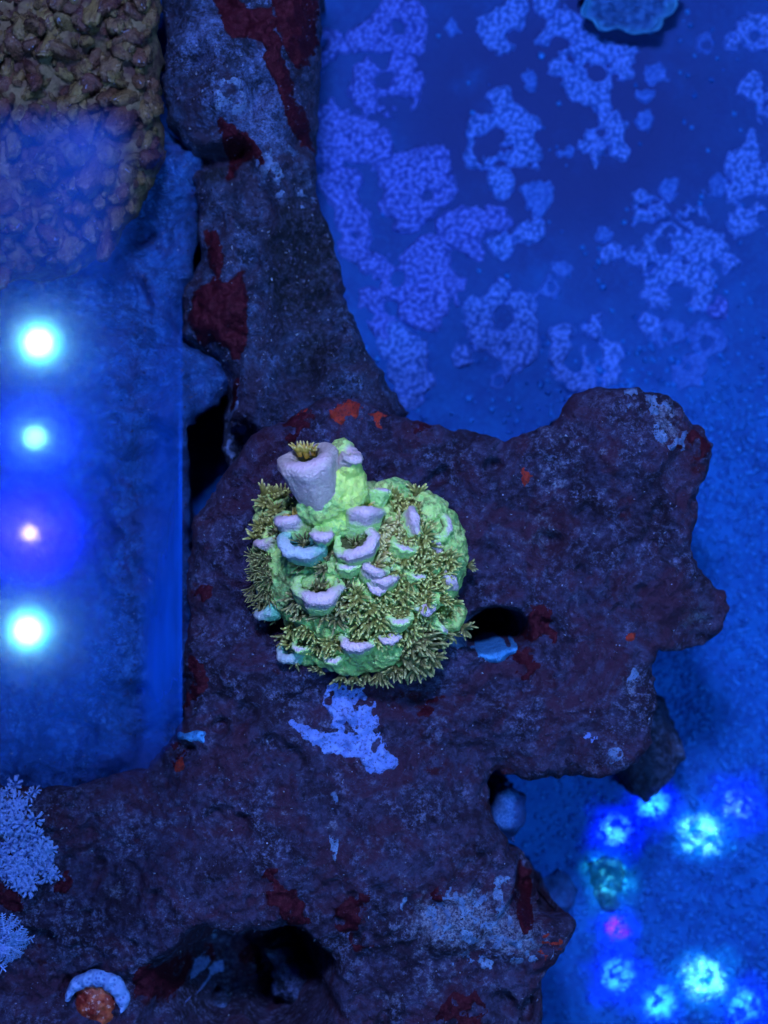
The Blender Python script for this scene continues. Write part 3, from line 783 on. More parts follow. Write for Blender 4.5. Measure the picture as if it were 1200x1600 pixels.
def cup_mat(name, body, lip, inside):
    m = Mat(name, 0.6, 0.3, tint=(1, 1, 1))
    f = m.noise(6, 5, 0.65)
    c = m.mix(f, body, tuple(min(1, x * 1.5) for x in body[:3]) + (1,))
    c = m.mix(m.step(m.math('ADD', m.attr('lip'), m.math('MULTIPLY', m.math('SUBTRACT', f, 0.5), 0.8)), 0.60, 0.95), c, lip)
    c = m.mix(m.math('MULTIPLY', m.step(m.noise(17, 3, 0.7), 0.5, 0.68), 0.45), c, (0.72, 0.66, 0.58, 1))
    c = m.mix(m.step(m.attr('rim'), 0.75, 1.0), c, tuple(min(1, x * 1.25) for x in lip[:3]) + (1,))
    c = m.mix(m.attr('inner'), c, inside)
    m.color(c)
    m.b.inputs['Subsurface Weight'].default_value = 0.45
    m.b.inputs['Subsurface Radius'].default_value = (0.12, 0.12, 0.12)
    p_ = m.bump(m.voro(20), 0.45, 0.05); p_ = m.bump(m.noise(30, 4, 0.7), 0.5, 0.04, p_); m.bump(f, 0.5, 0.08, p_)
    return m.m


LIL = (0.66, 0.46, 0.52, 1)
CUP_GREEN = cup_mat('cup_green', (0.46, 0.74, 0.22, 1), LIL, (0.13, 0.15, 0.05, 1))
CUP_BLUE = cup_mat('cup_teal', (0.16, 0.44, 0.30, 1), (0.42, 0.48, 0.54, 1), (0.05, 0.18, 0.16, 1))
CUP_GREY = cup_mat('cup_grey', (0.46, 0.35, 0.33, 1), LIL, (0.30, 0.32, 0.06, 1))


def cup(name, base, tip, r0, r1, thick, lipdir, mat, lipp=1.0, minh=0.35, seg=40, parent=None, seed=0, lipcol=1.0, bulge=0.26):
    """a tube from base to tip ending in a mouth, its rim thickest and highest on the side of lipdir"""
    base = Vector(base); tip = Vector(tip); ax = (tip - base); L = ax.length; ax.normalize()
    ld = Vector(lipdir); ld = (ld - ax * ld.dot(ax)).normalized(); sd = ax.cross(ld)
    prof = [(0, 1.0, 0), (0.2, 1, 0), (0.42, 1, 0), (0.62, 1, 0), (0.78, 1, 0.1), (0.90, 1, 0.35), (0.97, 0.90, 0.85), (1.0, 0.62, 1.0), (0.985, 0.3, 0.9), (0.94, 0.06, 0.6), (0.80, 0.0, 0), (0.6, 0, 0), (0.5, -9, 0)]
    V = []; lip = []; rim = []; inn = []
    for j, (h, wv, rv) in enumerate(prof):
        for a in range(seg):
            th = 2 * math.pi * a / seg
            lw = ((1 + math.cos(th)) / 2) ** lipp
            hh = L * h * (minh + (1 - minh) * lw) if h > 0.62 else L * h * (minh + (1 - minh) * lw)
            tk = thick * (0.35 + 0.65 * lw)
            ro = (r0 + (r1 - r0) * min(1, h * 1.1)) * (1 + 0.16 * math.sin(math.pi * min(1, h)))
            wobble = 1 + 0.05 * math.sin(3 * th + seed) + 0.035 * math.sin(7 * th + seed * 2.3) + 0.02 * math.sin(j * 1.7 + th * 5)
            if wv == -9: r = 0.001
            else: r = (ro - tk) + tk * wv + ((bulge * thick) * (0.85 < h) * (j < 8) * lw)
            r *= wobble
            if 0.3 < h and j < 10: r += 0.014 * math.sin(a * 2.9 + j * 2.1 + seed) * math.sin(j * 2.7 + a * 1.3)
            p = base + ax * hh + (ld * math.cos(th) + sd * math.sin(th)) * r
            V.append(p); lip.append(lipcol * lw * min(1, max(0, (h - 0.25) / 0.45)) if j < 10 else 0)
            rim.append(rv * lw); inn.append(1.0 if j >= 10 else 0.0)
    F = []
    for j in range(len(prof) - 1):
        for a in range(seg):
            b = (a + 1) % seg
            F.append((j * seg + a, j * seg + b, (j + 1) * seg + b, (j + 1) * seg + a))
    return mk(name, [tuple(v) for v in V], F, mat, parent or CORAL, base, {'lip': lip, 'rim': rim, 'inner': inn})


# polyps ----------------------------------------------------------
def polyp_mat(name, lo, mid, tip):
    m = Mat(name, 0.55, 0.3, tint=(1, 1, 1))
    t = m.attr('along')
    c = m.mix(m.step(t, 0.0, 0.55), lo, mid)
    c = m.mix(m.step(t, 0.62, 1.0), c, tip)
    m.color(c)
    m.b.inputs['Subsurface Weight'].default_value = 0.4
    m.b.inputs['Subsurface Radius'].default_value = (0.06, 0.06, 0.03)
    return m.m


POLYP = polyp_mat('polyp_olive', (0.15, 0.14, 0.03, 1), (0.26, 0.245, 0.06, 1), (0.74, 0.72, 0.24, 1))
POLYP_GREY = polyp_mat('polyp_grey', (0.08, 0.07, 0.025, 1), (0.17, 0.15, 0.055, 1), (0.50, 0.45, 0.18, 1))
POLYP_TAN = polyp_mat('polyp_tan', (0.24, 0.15, 0.05, 1), (0.48, 0.38, 0.14, 1), (0.88, 0.74, 0.34, 1))
POLYP_GOLD = polyp_mat('polyp_gold', (0.35, 0.18, 0.02, 1), (0.50, 0.34, 0.06, 1), (0.72, 0.60, 0.22, 1))


def polyp_mesh(name, nt, L, mat, seed, spread=0.9, rad=0.03, curl=0.5):
    r = random.Random(seed)
    V = []; F = []; al = []
    sides = 5; segs = 6
    def tube(pts, rads, tvals):
        b0 = len(V)
        for i, p in enumerate(pts):
            d = (pts[min(i + 1, len(pts) - 1)] - pts[max(i - 1, 0)]).normalized()
            u = d.orthogonal().normalized(); v = d.cross(u)
            for s_ in range(sides):
                a = 2 * math.pi * s_ / sides
                V.append(p + (u * math.cos(a) + v * math.sin(a)) * rads[i]); al.append(tvals[i])
        for i in range(len(pts) - 1):
            for s_ in range(sides):
                t_ = (s_ + 1) % sides
                F.append((b0 + i * sides + s_, b0 + i * sides + t_, b0 + (i + 1) * sides + t_, b0 + (i + 1) * sides + s_))
        V.append(pts[-1] + (pts[-1] - pts[-2]).normalized() * rads[-1] * 0.8); al.append(1.0); k = len(V) - 1
        for s_ in range(sides): F.append((b0 + (len(pts) - 1) * sides + s_, b0 + (len(pts) - 1) * sides + (s_ + 1) % sides, k))
    # the stalk and oral disc
    tube([Vector((0, 0, -0.12)), Vector((0, 0, 0.0)), Vector((0, 0, 0.05))], [0.06, 0.075, 0.05], [0, 0.1, 0.1])
    for i in range(nt):
        th = 2 * math.pi * (i + r.uniform(-0.3, 0.3)) / nt
        out = Vector((math.cos(th), math.sin(th), 0))
        ln = L * r.uniform(0.7, 1.15); e = r.uniform(0.35, 1.0) * spread
        pts = []; rads = []; tv = []
        side = Vector((-out.y, out.x, 0)) * r.uniform(-0.25, 0.25)
        for k in range(segs):
            t = k / (segs - 1)
            ang = e * (0.5 + 0.8 * t) - curl * 0.4 * t * t
            p = out * (0.05 + ln * t * math.sin(min(1.5, ang))) + Vector((0, 0, 0.02 + ln * t * math.cos(min(1.5, ang)))) + side * ln * t * t
            pts.append(p); rads.append(rad * (0.75 + 0.5 * t - 1.0 * t * t + 0.05)); tv.append(t)
        tube(pts, rads, tv)
    return new_mesh(name, [tuple(v) for v in V], F, mat, {'along': al})


PM = {}
for nm, mt, L in (('o', POLYP, 0.21), ('g', POLYP_GREY, 0.26), ('t', POLYP_TAN, 0.22), ('y', POLYP_GOLD, 0.2), ('w', POLYP_GREY, 0.24)):
    PM[nm] = [polyp_mesh('polyp', 9 + k % 3 + (2 if nm == 'g' else 0), L, mt, 10 * k + ord(nm), spread=0.75 + 0.2 * (k % 3), rad=0.037 if nm not in 'w' else 0.02) for k in range(4)]


def hit(px, py):
    o = Vector((0, 0, H)); d = (P(px, py, 0) - o).normalized()
    loc, nrm, idx, dist = BV.ray_cast(o, d)
    return loc, nrm


def add_polyp(px, py, kind, rnd, scale=1.0, axis=None, at=None, tilt=0.35):
    if at is None:
        loc, nrm = hit(px, py)
        if loc is None: return False
    else:
        loc, nrm = at, Vector((0, 0, 1))
    a = axis if axis is not None else (nrm + Vector((rnd.uniform(-1, 1), rnd.uniform(-1, 1), rnd.uniform(-1, 1))) * tilt + Vector((0.05, 0.12, 0.15))).normalized()
    q = Vector((0, 0, 1)).rotation_difference(a) @ Matrix.Rotation(rnd.uniform(0, 6.28), 3, 'Z').to_quaternion()
    s_ = scale * rnd.uniform(0.7, 1.05)
    place('polyp', rnd.choice(PM[kind]), CORAL, loc + a * 0.02, q, s_)
    return True


def zc(zx, zy): return 360 + zx / 2.857, 640 + zy / 2.857


ZONES = [
    ('o', 46, 19, 1.0, [(690, 380), (830, 380), (850, 560), (990, 640), (960, 800), (850, 830), (760, 800), (700, 720), (760, 520)]),
    ('o', 34, 19, 1.05, [(500, 830), (680, 800), (900, 850), (1020, 800), (1010, 900), (880, 960), (760, 1000), (650, 960), (560, 900)]),
    ('g', 22, 20, 1.0, [(290, 820), (420, 825), (530, 790), (560, 900), (470, 930), (320, 920)]),
    ('o', 14, 19, 0.95, [(150, 380), (260, 350), (300, 420), (220, 480), (140, 560), (120, 590)]),
    ('o', 18, 19, 0.85, [(200, 930), (400, 990), (560, 1040), (540, 1100), (420, 1100), (300, 1070)]),
    ('g', 18, 20, 1.1, [(800, 1000), (960, 1000), (960, 1080), (820, 1170), (700, 1210), (640, 1180), (760, 1120)]),
    ('w', 22, 17, 0.9, [(110, 620), (180, 640), (170, 860), (230, 980), (170, 940), (110, 800)]),
    ('w', 12, 18, 0.9, [(190, 520), (240, 620), (320, 700), (460, 660), (320, 640)]),
    ('t', 14, 18, 1.0, [(620, 520), (760, 500), (760, 600), (720, 700), (640, 640)]),
    ('o', 10, 20, 0.9, [(560, 960), (680, 960), (760, 1030), (640, 1030)]),
    ('g', 10, 20, 0.8, [(420, 640), (560, 650), (640, 720), (560, 760), (400, 700)]),
]
rr = random.Random(5)
taken = []
for kind, cnt, sp, sc_, poly in ZONES:
    xs_ = [p[0] for p in poly]; ys_ = [p[1] for p in poly]; done = 0
    for _ in range(cnt * 60):
        if done >= cnt * 0.8: break
        zx = rr.uniform(min(xs_), max(xs_)); zy = rr.uniform(min(ys_), max(ys_))
        if sd_poly(np.array([zx]), np.array([zy]), poly)[0] < 0: continue
        if any((zx - a) ** 2 + (zy - b) ** 2 < (sp * 1.85) ** 2 for a, b in taken): continue
        if add_polyp(*zc(zx, zy), kind, rr, sc_): taken.append((zx, zy)); done += 1
# the fringe round the foot
for k in range(34):
    a = math.radians(-150 + k * 6.3)
    base = P(563 + 140 * math.cos(a), 887 - 138 * math.sin(a), 0.12)
    if math.degrees(a) > 5 or (k % 3 and math.degrees(a) > -30) or (k % 2 and math.degrees(a) < -95): continue
    base.z = 0.15
    out = Vector((math.cos(a), math.sin(a), 0.45)).normalized()
    loc, nrm, ii, dd = BV.ray_cast(base + out * 1.5, -out)
    if loc is None: continue
    add_polyp(0, 0, 'g' if math.degrees(a) < -20 else 'g', rr, 0.8 if math.degrees(a) < -20 else 0.55, out, loc)

# cups ------------------------------------------------------------
up = Vector((0, 1, 0))
def corallite(px, py, z, r, L, axis, lip, mat=CUP_GREEN, thick=None, lipp=0.8, minh=0.4, pol='o', ps=0.8, seed=0, lipcol=1.0):
    r *= 0.98; L *= 1.1; z += 0.06
    ax = Vector(axis).normalized()
    tip = P(px, py, z); base = tip - ax * L
    o = cup('corallite', base, tip, r * 0.85, r, thick * 1.15 if thick else r * 0.5, lip, mat, lipp, minh, 44, None, seed, lipcol)
    if pol:
        add_polyp(0, 0, pol, rr, ps * r / 0.24, ax, base + ax * (L * 0.45))
    return o


dn = (0, -1, 0.25)
# the tall branch, its own wide mouth at the top
br = cup('branch', P(508, 800, 1.55), P(477, 706, 2.2), 0.24, 0.40, 0.27, (0.1, -0.7, 0.9), CUP_GREY, 0.4, 0.84, 48, None, 1, 0.75, 0.18)
bt = P(476, 700, 2.15); ba = (P(474, 700, 2.15) - P(512, 815, 1.45)).normalized()
for dx, dy in ((0, 0), (-0.10, 0.02), (0.10, 0.02)):
    add_polyp(0, 0, 'y', rr, 0.75, (ba + Vector((dx, 0.4, 0.1))).normalized(), bt + Vector((dx, dy - 0.02, 0)) - ba * 0.08)
A = (-0.1, 0.75, 0.75)
corallite(450, 792, 1.50, 0.27, 0.55, (-0.35, 0.7, 0.7), (-0.1, -1, 0.3), seed=2, pol='y', ps=1.0)
corallite(572, 778, 1.75, 0.29, 0.60, (0.2, 0.75, 0.65), (0, -1, 0.3), seed=3, pol='y', ps=1.0, thick=0.15)
corallite(470, 836, 1.70, 0.33, 0.50, (-0.2, 0.45, 0.9), (-0.5, -1, 0.2), CUP_BLUE, lipp=0.5, seed=4, pol='w', ps=0.8)
corallite(503, 828, 1.95, 0.14, 0.50, (0.0, 0.3, 0.9), (0, -1, 0.2), seed=5, pol=None, thick=0.12, lipp=0.3)
corallite(553, 838, 1.85, 0.31, 0.50, (-0.1, 0.45, 0.9), (0.7, -0.8, 0.1), seed=6, pol='w', lipp=0.5, minh=0.6, ps=0.7)
corallite(590, 872, 1.62, 0.24, 0.45, (0.25, 0.55, 0.8), (-0.5, -1, 0.2), seed=7, pol='t', ps=1.0)
corallite(498, 905, 1.55, 0.36, 0.50, (0.05, 0.55, 0.8), (0.2, -1, 0.1), seed=8, pol='g', lipp=0.7)
corallite(600, 888, 1.50, 0.24, 0.40, (0.2, 0.6, 0.7), (0.1, -1, 0.2), seed=9, pol='o')
corallite(716, 892, 0.95, 0.25, 0.60, (0.85, 0.25, 0.5), (-0.6, -1, 0.7), seed=10, pol='g', thick=0.16, ps=1.1)
corallite(664, 808, 1.42, 0.22, 0.45, (0.6, 0.45, 0.7), (-1, -0.1, 0.3), seed=11, pol='o', thick=0.14)
corallite(688, 812, 1.15, 0.27, 0.45, (0.7, 0.45, 0.6), (1, 0.2, 0.2), CUP_GREEN, seed=12, pol='o', lipcol=0.4)
corallite(690, 842, 1.15, 0.17, 0.40, (0.7, 0.2, 0.7), (-0.5, -1, 0.3), seed=13, pol='o', thick=0.12)
corallite(591, 912, 1.55, 0.13, 0.30, (0.1, 0.2, 1), dn, seed=14, pol=None, thick=0.12, lipp=0.3)
corallite(668, 940, 1.30, 0.17, 0.35, (0.4, 0.1, 0.9), (0.3, -1, 0.2), seed=15, pol='o', thick=0.13)
corallite(558, 990, 1.20, 0.25, 0.40, (0.0, 0.5, 0.85), (-0.2, -1, 0.1), seed=16, pol='o', lipp=0.6)
corallite(610, 988, 1.15, 0.15, 0.35, (0.2, 0.3, 0.9), (0.3, -1, 0.1), seed=17, pol='o', thick=0.13, lipp=0.4)
corallite(701, 972, 0.75, 0.17, 0.40, (0.8, -0.1, 0.5), (0.2, -1, 0.5), seed=18, pol='g', lipcol=0.45)
corallite(406, 832, 0.75, 0.20, 0.45, (-0.7, 0.5, 0.55), (-0.3, -1, 0.4), seed=19, pol='w')
corallite(594, 754, 1.25, 0.19, 0.45, (0.3, 0.8, 0.5), (0.3, -0.8, 0.6), seed=20, pol='t', lipcol=0.6)
corallite(625, 955, 1.35, 0.2, 0.35, (0.1, 0.5, 0.85), (0, -1, 0.2), seed=21, pol='o', lipcol=0.15)
corallite(545, 870, 1.65, 0.2, 0.35, (0.0, 0.5, 0.85), (0, -1, 0.2), seed=22, pol='g', lipcol=0.2)
corallite(636, 842, 1.5, 0.2, 0.35, (0.3, 0.5, 0.8), (-0.3, -1, 0.2), seed=23, pol='t', lipcol=0.5)
corallite(553, 708, 2.12, 0.13, 0.3, (0.5, 0.5, 0.7), (0.5, -1, 0.3), CUP_GREY, seed=24, pol=None, thick=0.15, lipp=0.3, lipcol=0.7)
corallite(402, 945, 0.45, 0.2, 0.35, (-0.8, 0.2, 0.5), (-0.3, -1, 0.4), CUP_BLUE, seed=25, pol='w')
corallite(446, 1008, 0.35, 0.24, 0.4, (-0.5, 0.2, 0.6), (-0.5, -1, 0.2), CUP_BLUE, seed=26, pol='w')
corallite(520, 1015, 0.75, 0.2, 0.35, (-0.1, 0.3, 0.9), (0, -1, 0.2), seed=27, pol='w', lipcol=0.3)
corallite(470, 1000, 0.65, 0.17, 0.35, (-0.3, 0.3, 0.8), (-0.3, -1, 0.2), seed=28, pol='o', lipcol=0.2)
corallite(655, 888, 1.35, 0.16, 0.35, (0.4, 0.4, 0.8), (0, -1, 0.2), seed=29, pol='o', lipcol=0.6)

# ------------------------------------------------------------------ knobbly brown coral, upper left
KN = Rock([(-150, -150), (246, -150), (250, 60), (244, 150), (252, 240), (215, 330), (160, 390), (60, 430), (-150, 440)], -0.3, 0.7, [(120, 60, 120, 100, 0.2), (100, 300, 90, 90, 0.15)], 1.5, 211)
m = Mat('knob_coral_base', 0.8, 0.2)
m.color(m.mix(m.step(m.noise(2.5, 5), 0.4, 0.6), (0.08, 0.035, 0.03, 1), (0.18, 0.12, 0.06, 1))); m.bump(m.noise(12, 4), 0.6, 0.1)
root = KN.build('knob_coral', m.m, 0.06, -3.5)
set_props(root, 'brown knobbly coral densely set with glassy tan nubs beside the clear box', 'coral')
m = Mat('knob_skin', 0.18, 0.9)
oi = m.n.new('ShaderNodeObjectInfo')
cc = m.mix(m.step(oi.outputs['Random'], 0.0, 1.0), (0.13, 0.042, 0.03, 1), (0.26, 0.17, 0.055, 1))
cc = m.mix(m.math('MULTIPLY', m.step(m.noise(4.5, 4), 0.45, 0.62), 0.7), cc, (0.06, 0.016, 0.022, 1))
cc = m.mix(m.math('MULTIPLY', m.step(m.attr('painted_glint'), 0.4, 0.8), m.step(m.noise(6, 3), 0.5, 0.62)), cc, (0.36, 0.44, 0.62, 1))  # bluish highlights on the nubs painted into their colour
m.color(cc); m.bump(m.noise(14, 4, 0.7), 0.9, 0.09)
def knob_mesh(seed):
    r = np.random.default_rng(seed); nu, nvv = 12, 9
    V = []; painted_glint = []
    for j in range(nvv + 1):
        t = j / nvv
        for a in range(nu):
            th = 2 * math.pi * a / nu
            rad = 0.115 * (1 + 0.35 * math.sin(t * 3.0)) * math.sqrt(max(0.0004, 1 - t ** 4)) * (1 + 0.2 * math.sin(2 * th + seed) + 0.16 * math.sin(3 * th + seed * 2 + t * 4) + 0.12 * math.sin(5 * th + j * 1.9 + seed))
            V.append((rad * math.cos(th) + 0.05 * t * t * math.sin(seed), rad * math.sin(th) * 1.2, t * 0.38 - 0.08 - 0.06 * math.exp(-((rad / 0.05) ** 2)) * (t > 0.95)))
            painted_glint.append(max(0, t - 0.2) * (0.5 + 0.5 * math.sin(th + seed)))
    F = []
    for j in range(nvv):
        for a in range(nu):
            b = (a + 1) % nu; F.append((j * nu + a, j * nu + b, (j + 1) * nu + b, (j + 1) * nu + a))
    F.append(tuple(nvv * nu + a for a in range(nu)))
    return new_mesh('nub', V, F, m.m, {'painted_glint': painted_glint})
KM = [knob_mesh(k) for k in range(7)]
rk = random.Random(77); pts = []
for _ in range(9000):
    if len(pts) >= 290: break
    px, py = rk.uniform(-10, 246), rk.uniform(-10, 415)
    if any((px - a) ** 2 / 1.0 + (py - b) ** 2 / 1.5 < 12 ** 2 for a, b in pts): continue
    q = P(px, py, -0.3)
    if KN.M(np.array([q.x]), np.array([q.y]))[0] < 0.12: continue
    pts.append((px, py))
    z = float(KN.z(np.array([q.x]), np.array([q.y]))[0])
    ax = Vector((rk.uniform(-0.6, 0.6), rk.uniform(-1.6, 0.3), 1)).normalized()
    qq = Vector((0, 0, 1)).rotation_difference(ax) @ Matrix.Rotation(rk.uniform(0, 6.28), 3, 'Z').to_quaternion()
    s_ = 0.3 + 0.8 * rk.random() ** 1.6
    place('nub', rk.choice(KM), root, (q.x, q.y, z - 0.16 * s_), qq, (s_, s_, s_ * rk.uniform(1.3, 2.8)))

# ------------------------------------------------------------------ white feathery soft corals, lower left
m = Mat('soft_coral_white', 0.6, 0.3)
m.color(m.mix(m.step(m.attr('along'), 0, 1), (0.14, 0.24, 0.56, 1), (0.36, 0.50, 0.86, 1)))
SOFT = m.m
def feather_mesh(nt, L, seed):
    r = random.Random(seed); V = []; F = []; al = []
    def tube(a, b, c, ra, rb, t0, t1, n_=4, sides=4):
        b0 = len(V)
        for i in range(n_):
            t = i / (n_ - 1); p = a * (1 - t) ** 2 + b * 2 * t * (1 - t) + c * t * t
            d = (b * 2 * (1 - t) + c * 2 * t - a * 2 * (1 - t) - b * 2 * t).normalized(); u = d.orthogonal().normalized(); v = d.cross(u)
            for s_ in range(sides):
                g = 2 * math.pi * s_ / sides; V.append(p + (u * math.cos(g) + v * math.sin(g)) * (ra + (rb - ra) * t)); al.append(t0 + (t1 - t0) * t)
        for i in range(n_ - 1):
            for s_ in range(sides):
                q = (s_ + 1) % sides; F.append((b0 + i * sides + s_, b0 + i * sides + q, b0 + (i + 1) * sides + q, b0 + (i + 1) * sides + s_))
    tube(Vector((0, 0, -0.15)), Vector((0, 0, 0)), Vector((0, 0, 0.08)), 0.08, 0.07, 0, 0.3, 3, 7)
    for i in range(nt):
        th = 2 * math.pi * (i + r.uniform(-.3, .3)) / nt; o_ = Vector((math.cos(th), math.sin(th), 0)); ln = L * r.uniform(0.75, 1.2)
        a = Vector((0, 0, 0.05)) + o_ * 0.05; b = a + o_ * ln * 0.5 + Vector((0, 0, ln * 0.5)); c = a + o_ * ln + Vector((0, 0, ln * r.uniform(0, 0.35)))
        tube(a, b, c, 0.028, 0.012, 0.2, 1)
        for k in range(5):
            t = 0.3 + 0.14 * k; p = a * (1 - t) ** 2 + b * 2 * t * (1 - t) + c * t * t
            for sg in (-1, 1):
                sd = (Vector((-o_.y, o_.x, 0)) * sg + o_ * 0.6 + Vector((0, 0, 0.2))).normalized() * ln * 0.22
                tube(p, p + sd * 0.5, p + sd, 0.014, 0.007, 0.5, 1, 2, 3)
    return new_mesh('polyp', [tuple(v) for v in V], F, SOFT, {'along': al})
FM = [feather_mesh(8, 0.22, 3), feather_mesh(9, 0.26, 5), feather_mesh(7, 0.19, 8), feather_mesh(14, 0.42, 9)]
rs = random.Random(31)
def soft(label, pts, big=False):
    if not big:
        pts = pts[:1] + [(a + rs.gauss(0, 9), b + rs.gauss(0, 9)) for a, b in pts for _ in range(4)]
    c = P(*pts[0], 0); r_ = empty('soft_coral', (c.x, c.y, float(main.z(np.array([c.x]), np.array([c.y]))[0])))
    set_props(r_, label, 'soft coral', 'white feathery soft corals')
    for (px, py) in pts:
        q = P(px, py, 0); z = float(main.z(np.array([q.x]), np.array([q.y]))[0])
        ax = Vector((rs.uniform(-0.9, 1.2), rs.uniform(-1, 1), 1)).normalized()
        qq = Vector((0, 0, 1)).rotation_difference(ax) @ Matrix.Rotation(rs.uniform(0, 6.28), 3, 'Z').to_quaternion()
        place('polyp', FM[3] if big else rs.choice(FM[:3]), r_, (q.x, q.y, z + 0.12), qq, rs.uniform(0.28, 0.6) if not big else rs.uniform(0.7, 1.0))
soft('white feathery soft coral clump against the left edge, just below the clear box', [(20, 1265), (8, 1245), (-6, 1280), (35, 1285), (14, 1300), (2, 1262), (26, 1248), (40, 1268), (2, 1296), (30, 1302), (14, 1280)])
soft('white feathery soft coral clump with many short arms, middle of three at the left edge', [(38, 1330), (60, 1338), (18, 1335), (52, 1310), (30, 1358), (66, 1358), (10, 1372), (-6, 1350), (42, 1380), (26, 1322), (48, 1324), (72, 1346), (50, 1350), (22, 1346), (34, 1345), (56, 1374), (18, 1362), (0, 1330), (4, 1362), (28, 1385), (62, 1326)])
soft('white starburst soft coral with long spiky arms, lowest at the left edge', [(2, 1462), (10, 1478), (-8, 1490), (-4, 1450)], True)

# ------------------------------------------------------------------ pale crescent shell with a red sponge
sc0 = P(150, 1566, -0.45)
zs = float(main.z(np.array([sc0.x]), np.array([sc0.y]))[0]); sc0.z = zs
sh = empty('shell', sc0)
set_props(sh, 'pale blue crescent shell lip over an orange red mouth, lower left', 'shell')
m = Mat('shell_lip', 0.5, 0.4)
m.color(m.mix(m.step(m.voro(14), 0.15, 0.45), (0.08, 0.15, 0.42, 1), (0.22, 0.36, 0.66, 1))); m.bump(m.voro(14), 0.5, 0.06)
V = []; F = []; na, ns = 48, 12
for i in range(na + 1):
    t = i / na; th = math.radians(172 - 190 * t)
    wv = 0.16 * math.sin(math.pi * min(1, max(0.03, t))) ** 0.5 * (0.8 + 0.35 * t)
    cx, cy = 0.44 * math.cos(th), 0.40 * math.sin(th)
    for s_ in range(ns):
        g = 2 * math.pi * s_ / ns
        rr_ = 1 + wv * math.cos(g) / 0.44 * (1 + 0.08 * math.sin(th * 9))
        V.append((sc0.x + cx * rr_, sc0.y + cy * rr_, zs + 0.22 + 0.13 * math.sin(g) + 0.02 * math.sin(th * 14)))
for i in range(na):
    for s_ in range(ns):
        q = (s_ + 1) % ns; F.append((i * ns + s_, i * ns + q, (i + 1) * ns + q, (i + 1) * ns + s_))
F.append(tuple(range(ns))); F.append(tuple(na * ns + s_ for s_ in reversed(range(ns))))
mk('lip', V, F, m.m, sh)
m = Mat('shell_mouth', 0.45, 0.5)
cc = m.mix(m.step(m.noise(4, 4), 0.4, 0.6), (0.30, 0.02, 0.012, 1), (0.62, 0.09, 0.03, 1))
m.color(m.mix(m.step(m.noise(11, 4, 0.7), 0.56, 0.66), cc, (0.8, 0.42, 0.35, 1))); m.bump(m.noise(9, 4), 0.8, 0.1)
X, Y = np.meshgrid(np.arange(-0.5, 0.5, 0.03), np.arange(-0.6, 0.5, 0.03))
M_ = 0.36 - np.hypot(X, Y * 0.85 + 0.03) + 0.05 * fbm(X * 5, Y * 5, 4)
V, F, e_, mm = field_mesh(X, Y, M_, lambda x, y, q: zs + 0.02 + 0.28 * np.sqrt(np.clip(q, 0, 0.36) / 0.36) + 0.05 * vnoise(x * 9, y * 9, 5))
V[:, 0] += sc0.x; V[:, 1] += sc0.y
mk('mouth', V, F, m.m, sh)

# ------------------------------------------------------------------ clear acrylic box, left
def pane_mat(name, haze, wash, lobes, fades, amount=None):
    """clear acrylic under a painted blue haze film; fades lists (axis, edge, width): the haze thins out over width from edge"""
    m = bpy.data.materials.new(name); m.use_nodes = True
    t = m.node_tree; t.nodes.clear(); L = t.links
    out = t.nodes.new('ShaderNodeOutputMaterial')
    tr = t.nodes.new('ShaderNodeBsdfTransparent'); tr.inputs[0].default_value = (0.985, 0.99, 1, 1)
    df = t.nodes.new('ShaderNodeBsdfDiffuse'); df.inputs[0].default_value = (*wash, 1)
    co = t.nodes.new('ShaderNodeTexCoord')
    nz = t.nodes.new('ShaderNodeTexNoise'); nz.inputs['Scale'].default_value = 0.45; nz.inputs['Detail'].default_value = 4
    L.new(co.outputs['Object'], nz.inputs['Vector'])
    sep = t.nodes.new('ShaderNodeSeparateXYZ'); L.new(co.outputs['Object'], sep.inputs[0])
    cur = None
    def mul(a, b):
        n = t.nodes.new('ShaderNodeMath'); n.operation = 'MULTIPLY'
        for k, v in enumerate((a, b)):
            if isinstance(v, (int, float)): n.inputs[k].default_value = v
            else: L.new(v, n.inputs[k])
        return n.outputs[0]
    cur = 1.0
    for ax, edge, wd in fades:
        mr = t.nodes.new('ShaderNodeMapRange'); mr.interpolation_type = 'SMOOTHSTEP'; L.new(sep.outputs[ax], mr.inputs[0])
        a, b = edge, edge + wd
        mr.inputs[1].default_value = a; mr.inputs[2].default_value = b
        cur = mul(cur, mr.outputs[0])
    mask = cur
    mr = t.nodes.new('ShaderNodeMapRange'); mr.inputs[1].default_value = 0.3; mr.inputs[2].default_value = 0.7
    mr.inputs[3].default_value = haze * 0.4; mr.inputs[4].default_value = haze * 1.5
    L.new(nz.outputs['Fac'], mr.inputs[0])
    mx = t.nodes.new('ShaderNodeMixShader'); L.new(mul(mask, mr.outputs[0]), mx.inputs[0]); L.new(tr.outputs[0], mx.inputs[1]); L.new(df.outputs[0], mx.inputs[2])
    cur = mx.outputs[0]
    for (wgt, rough) in lobes:
        g = t.nodes.new('ShaderNodeBsdfGlossy'); g.inputs['Roughness'].default_value = rough; g.inputs[0].default_value = (1, 1, 1, 1)
        x = t.nodes.new('ShaderNodeMixShader'); L.new(mul(mask, wgt), x.inputs[0])
        L.new(cur, x.inputs[1]); L.new(g.outputs[0], x.inputs[2]); cur = x.outputs[0]
    L.new(cur, out.inputs[0])
    return m


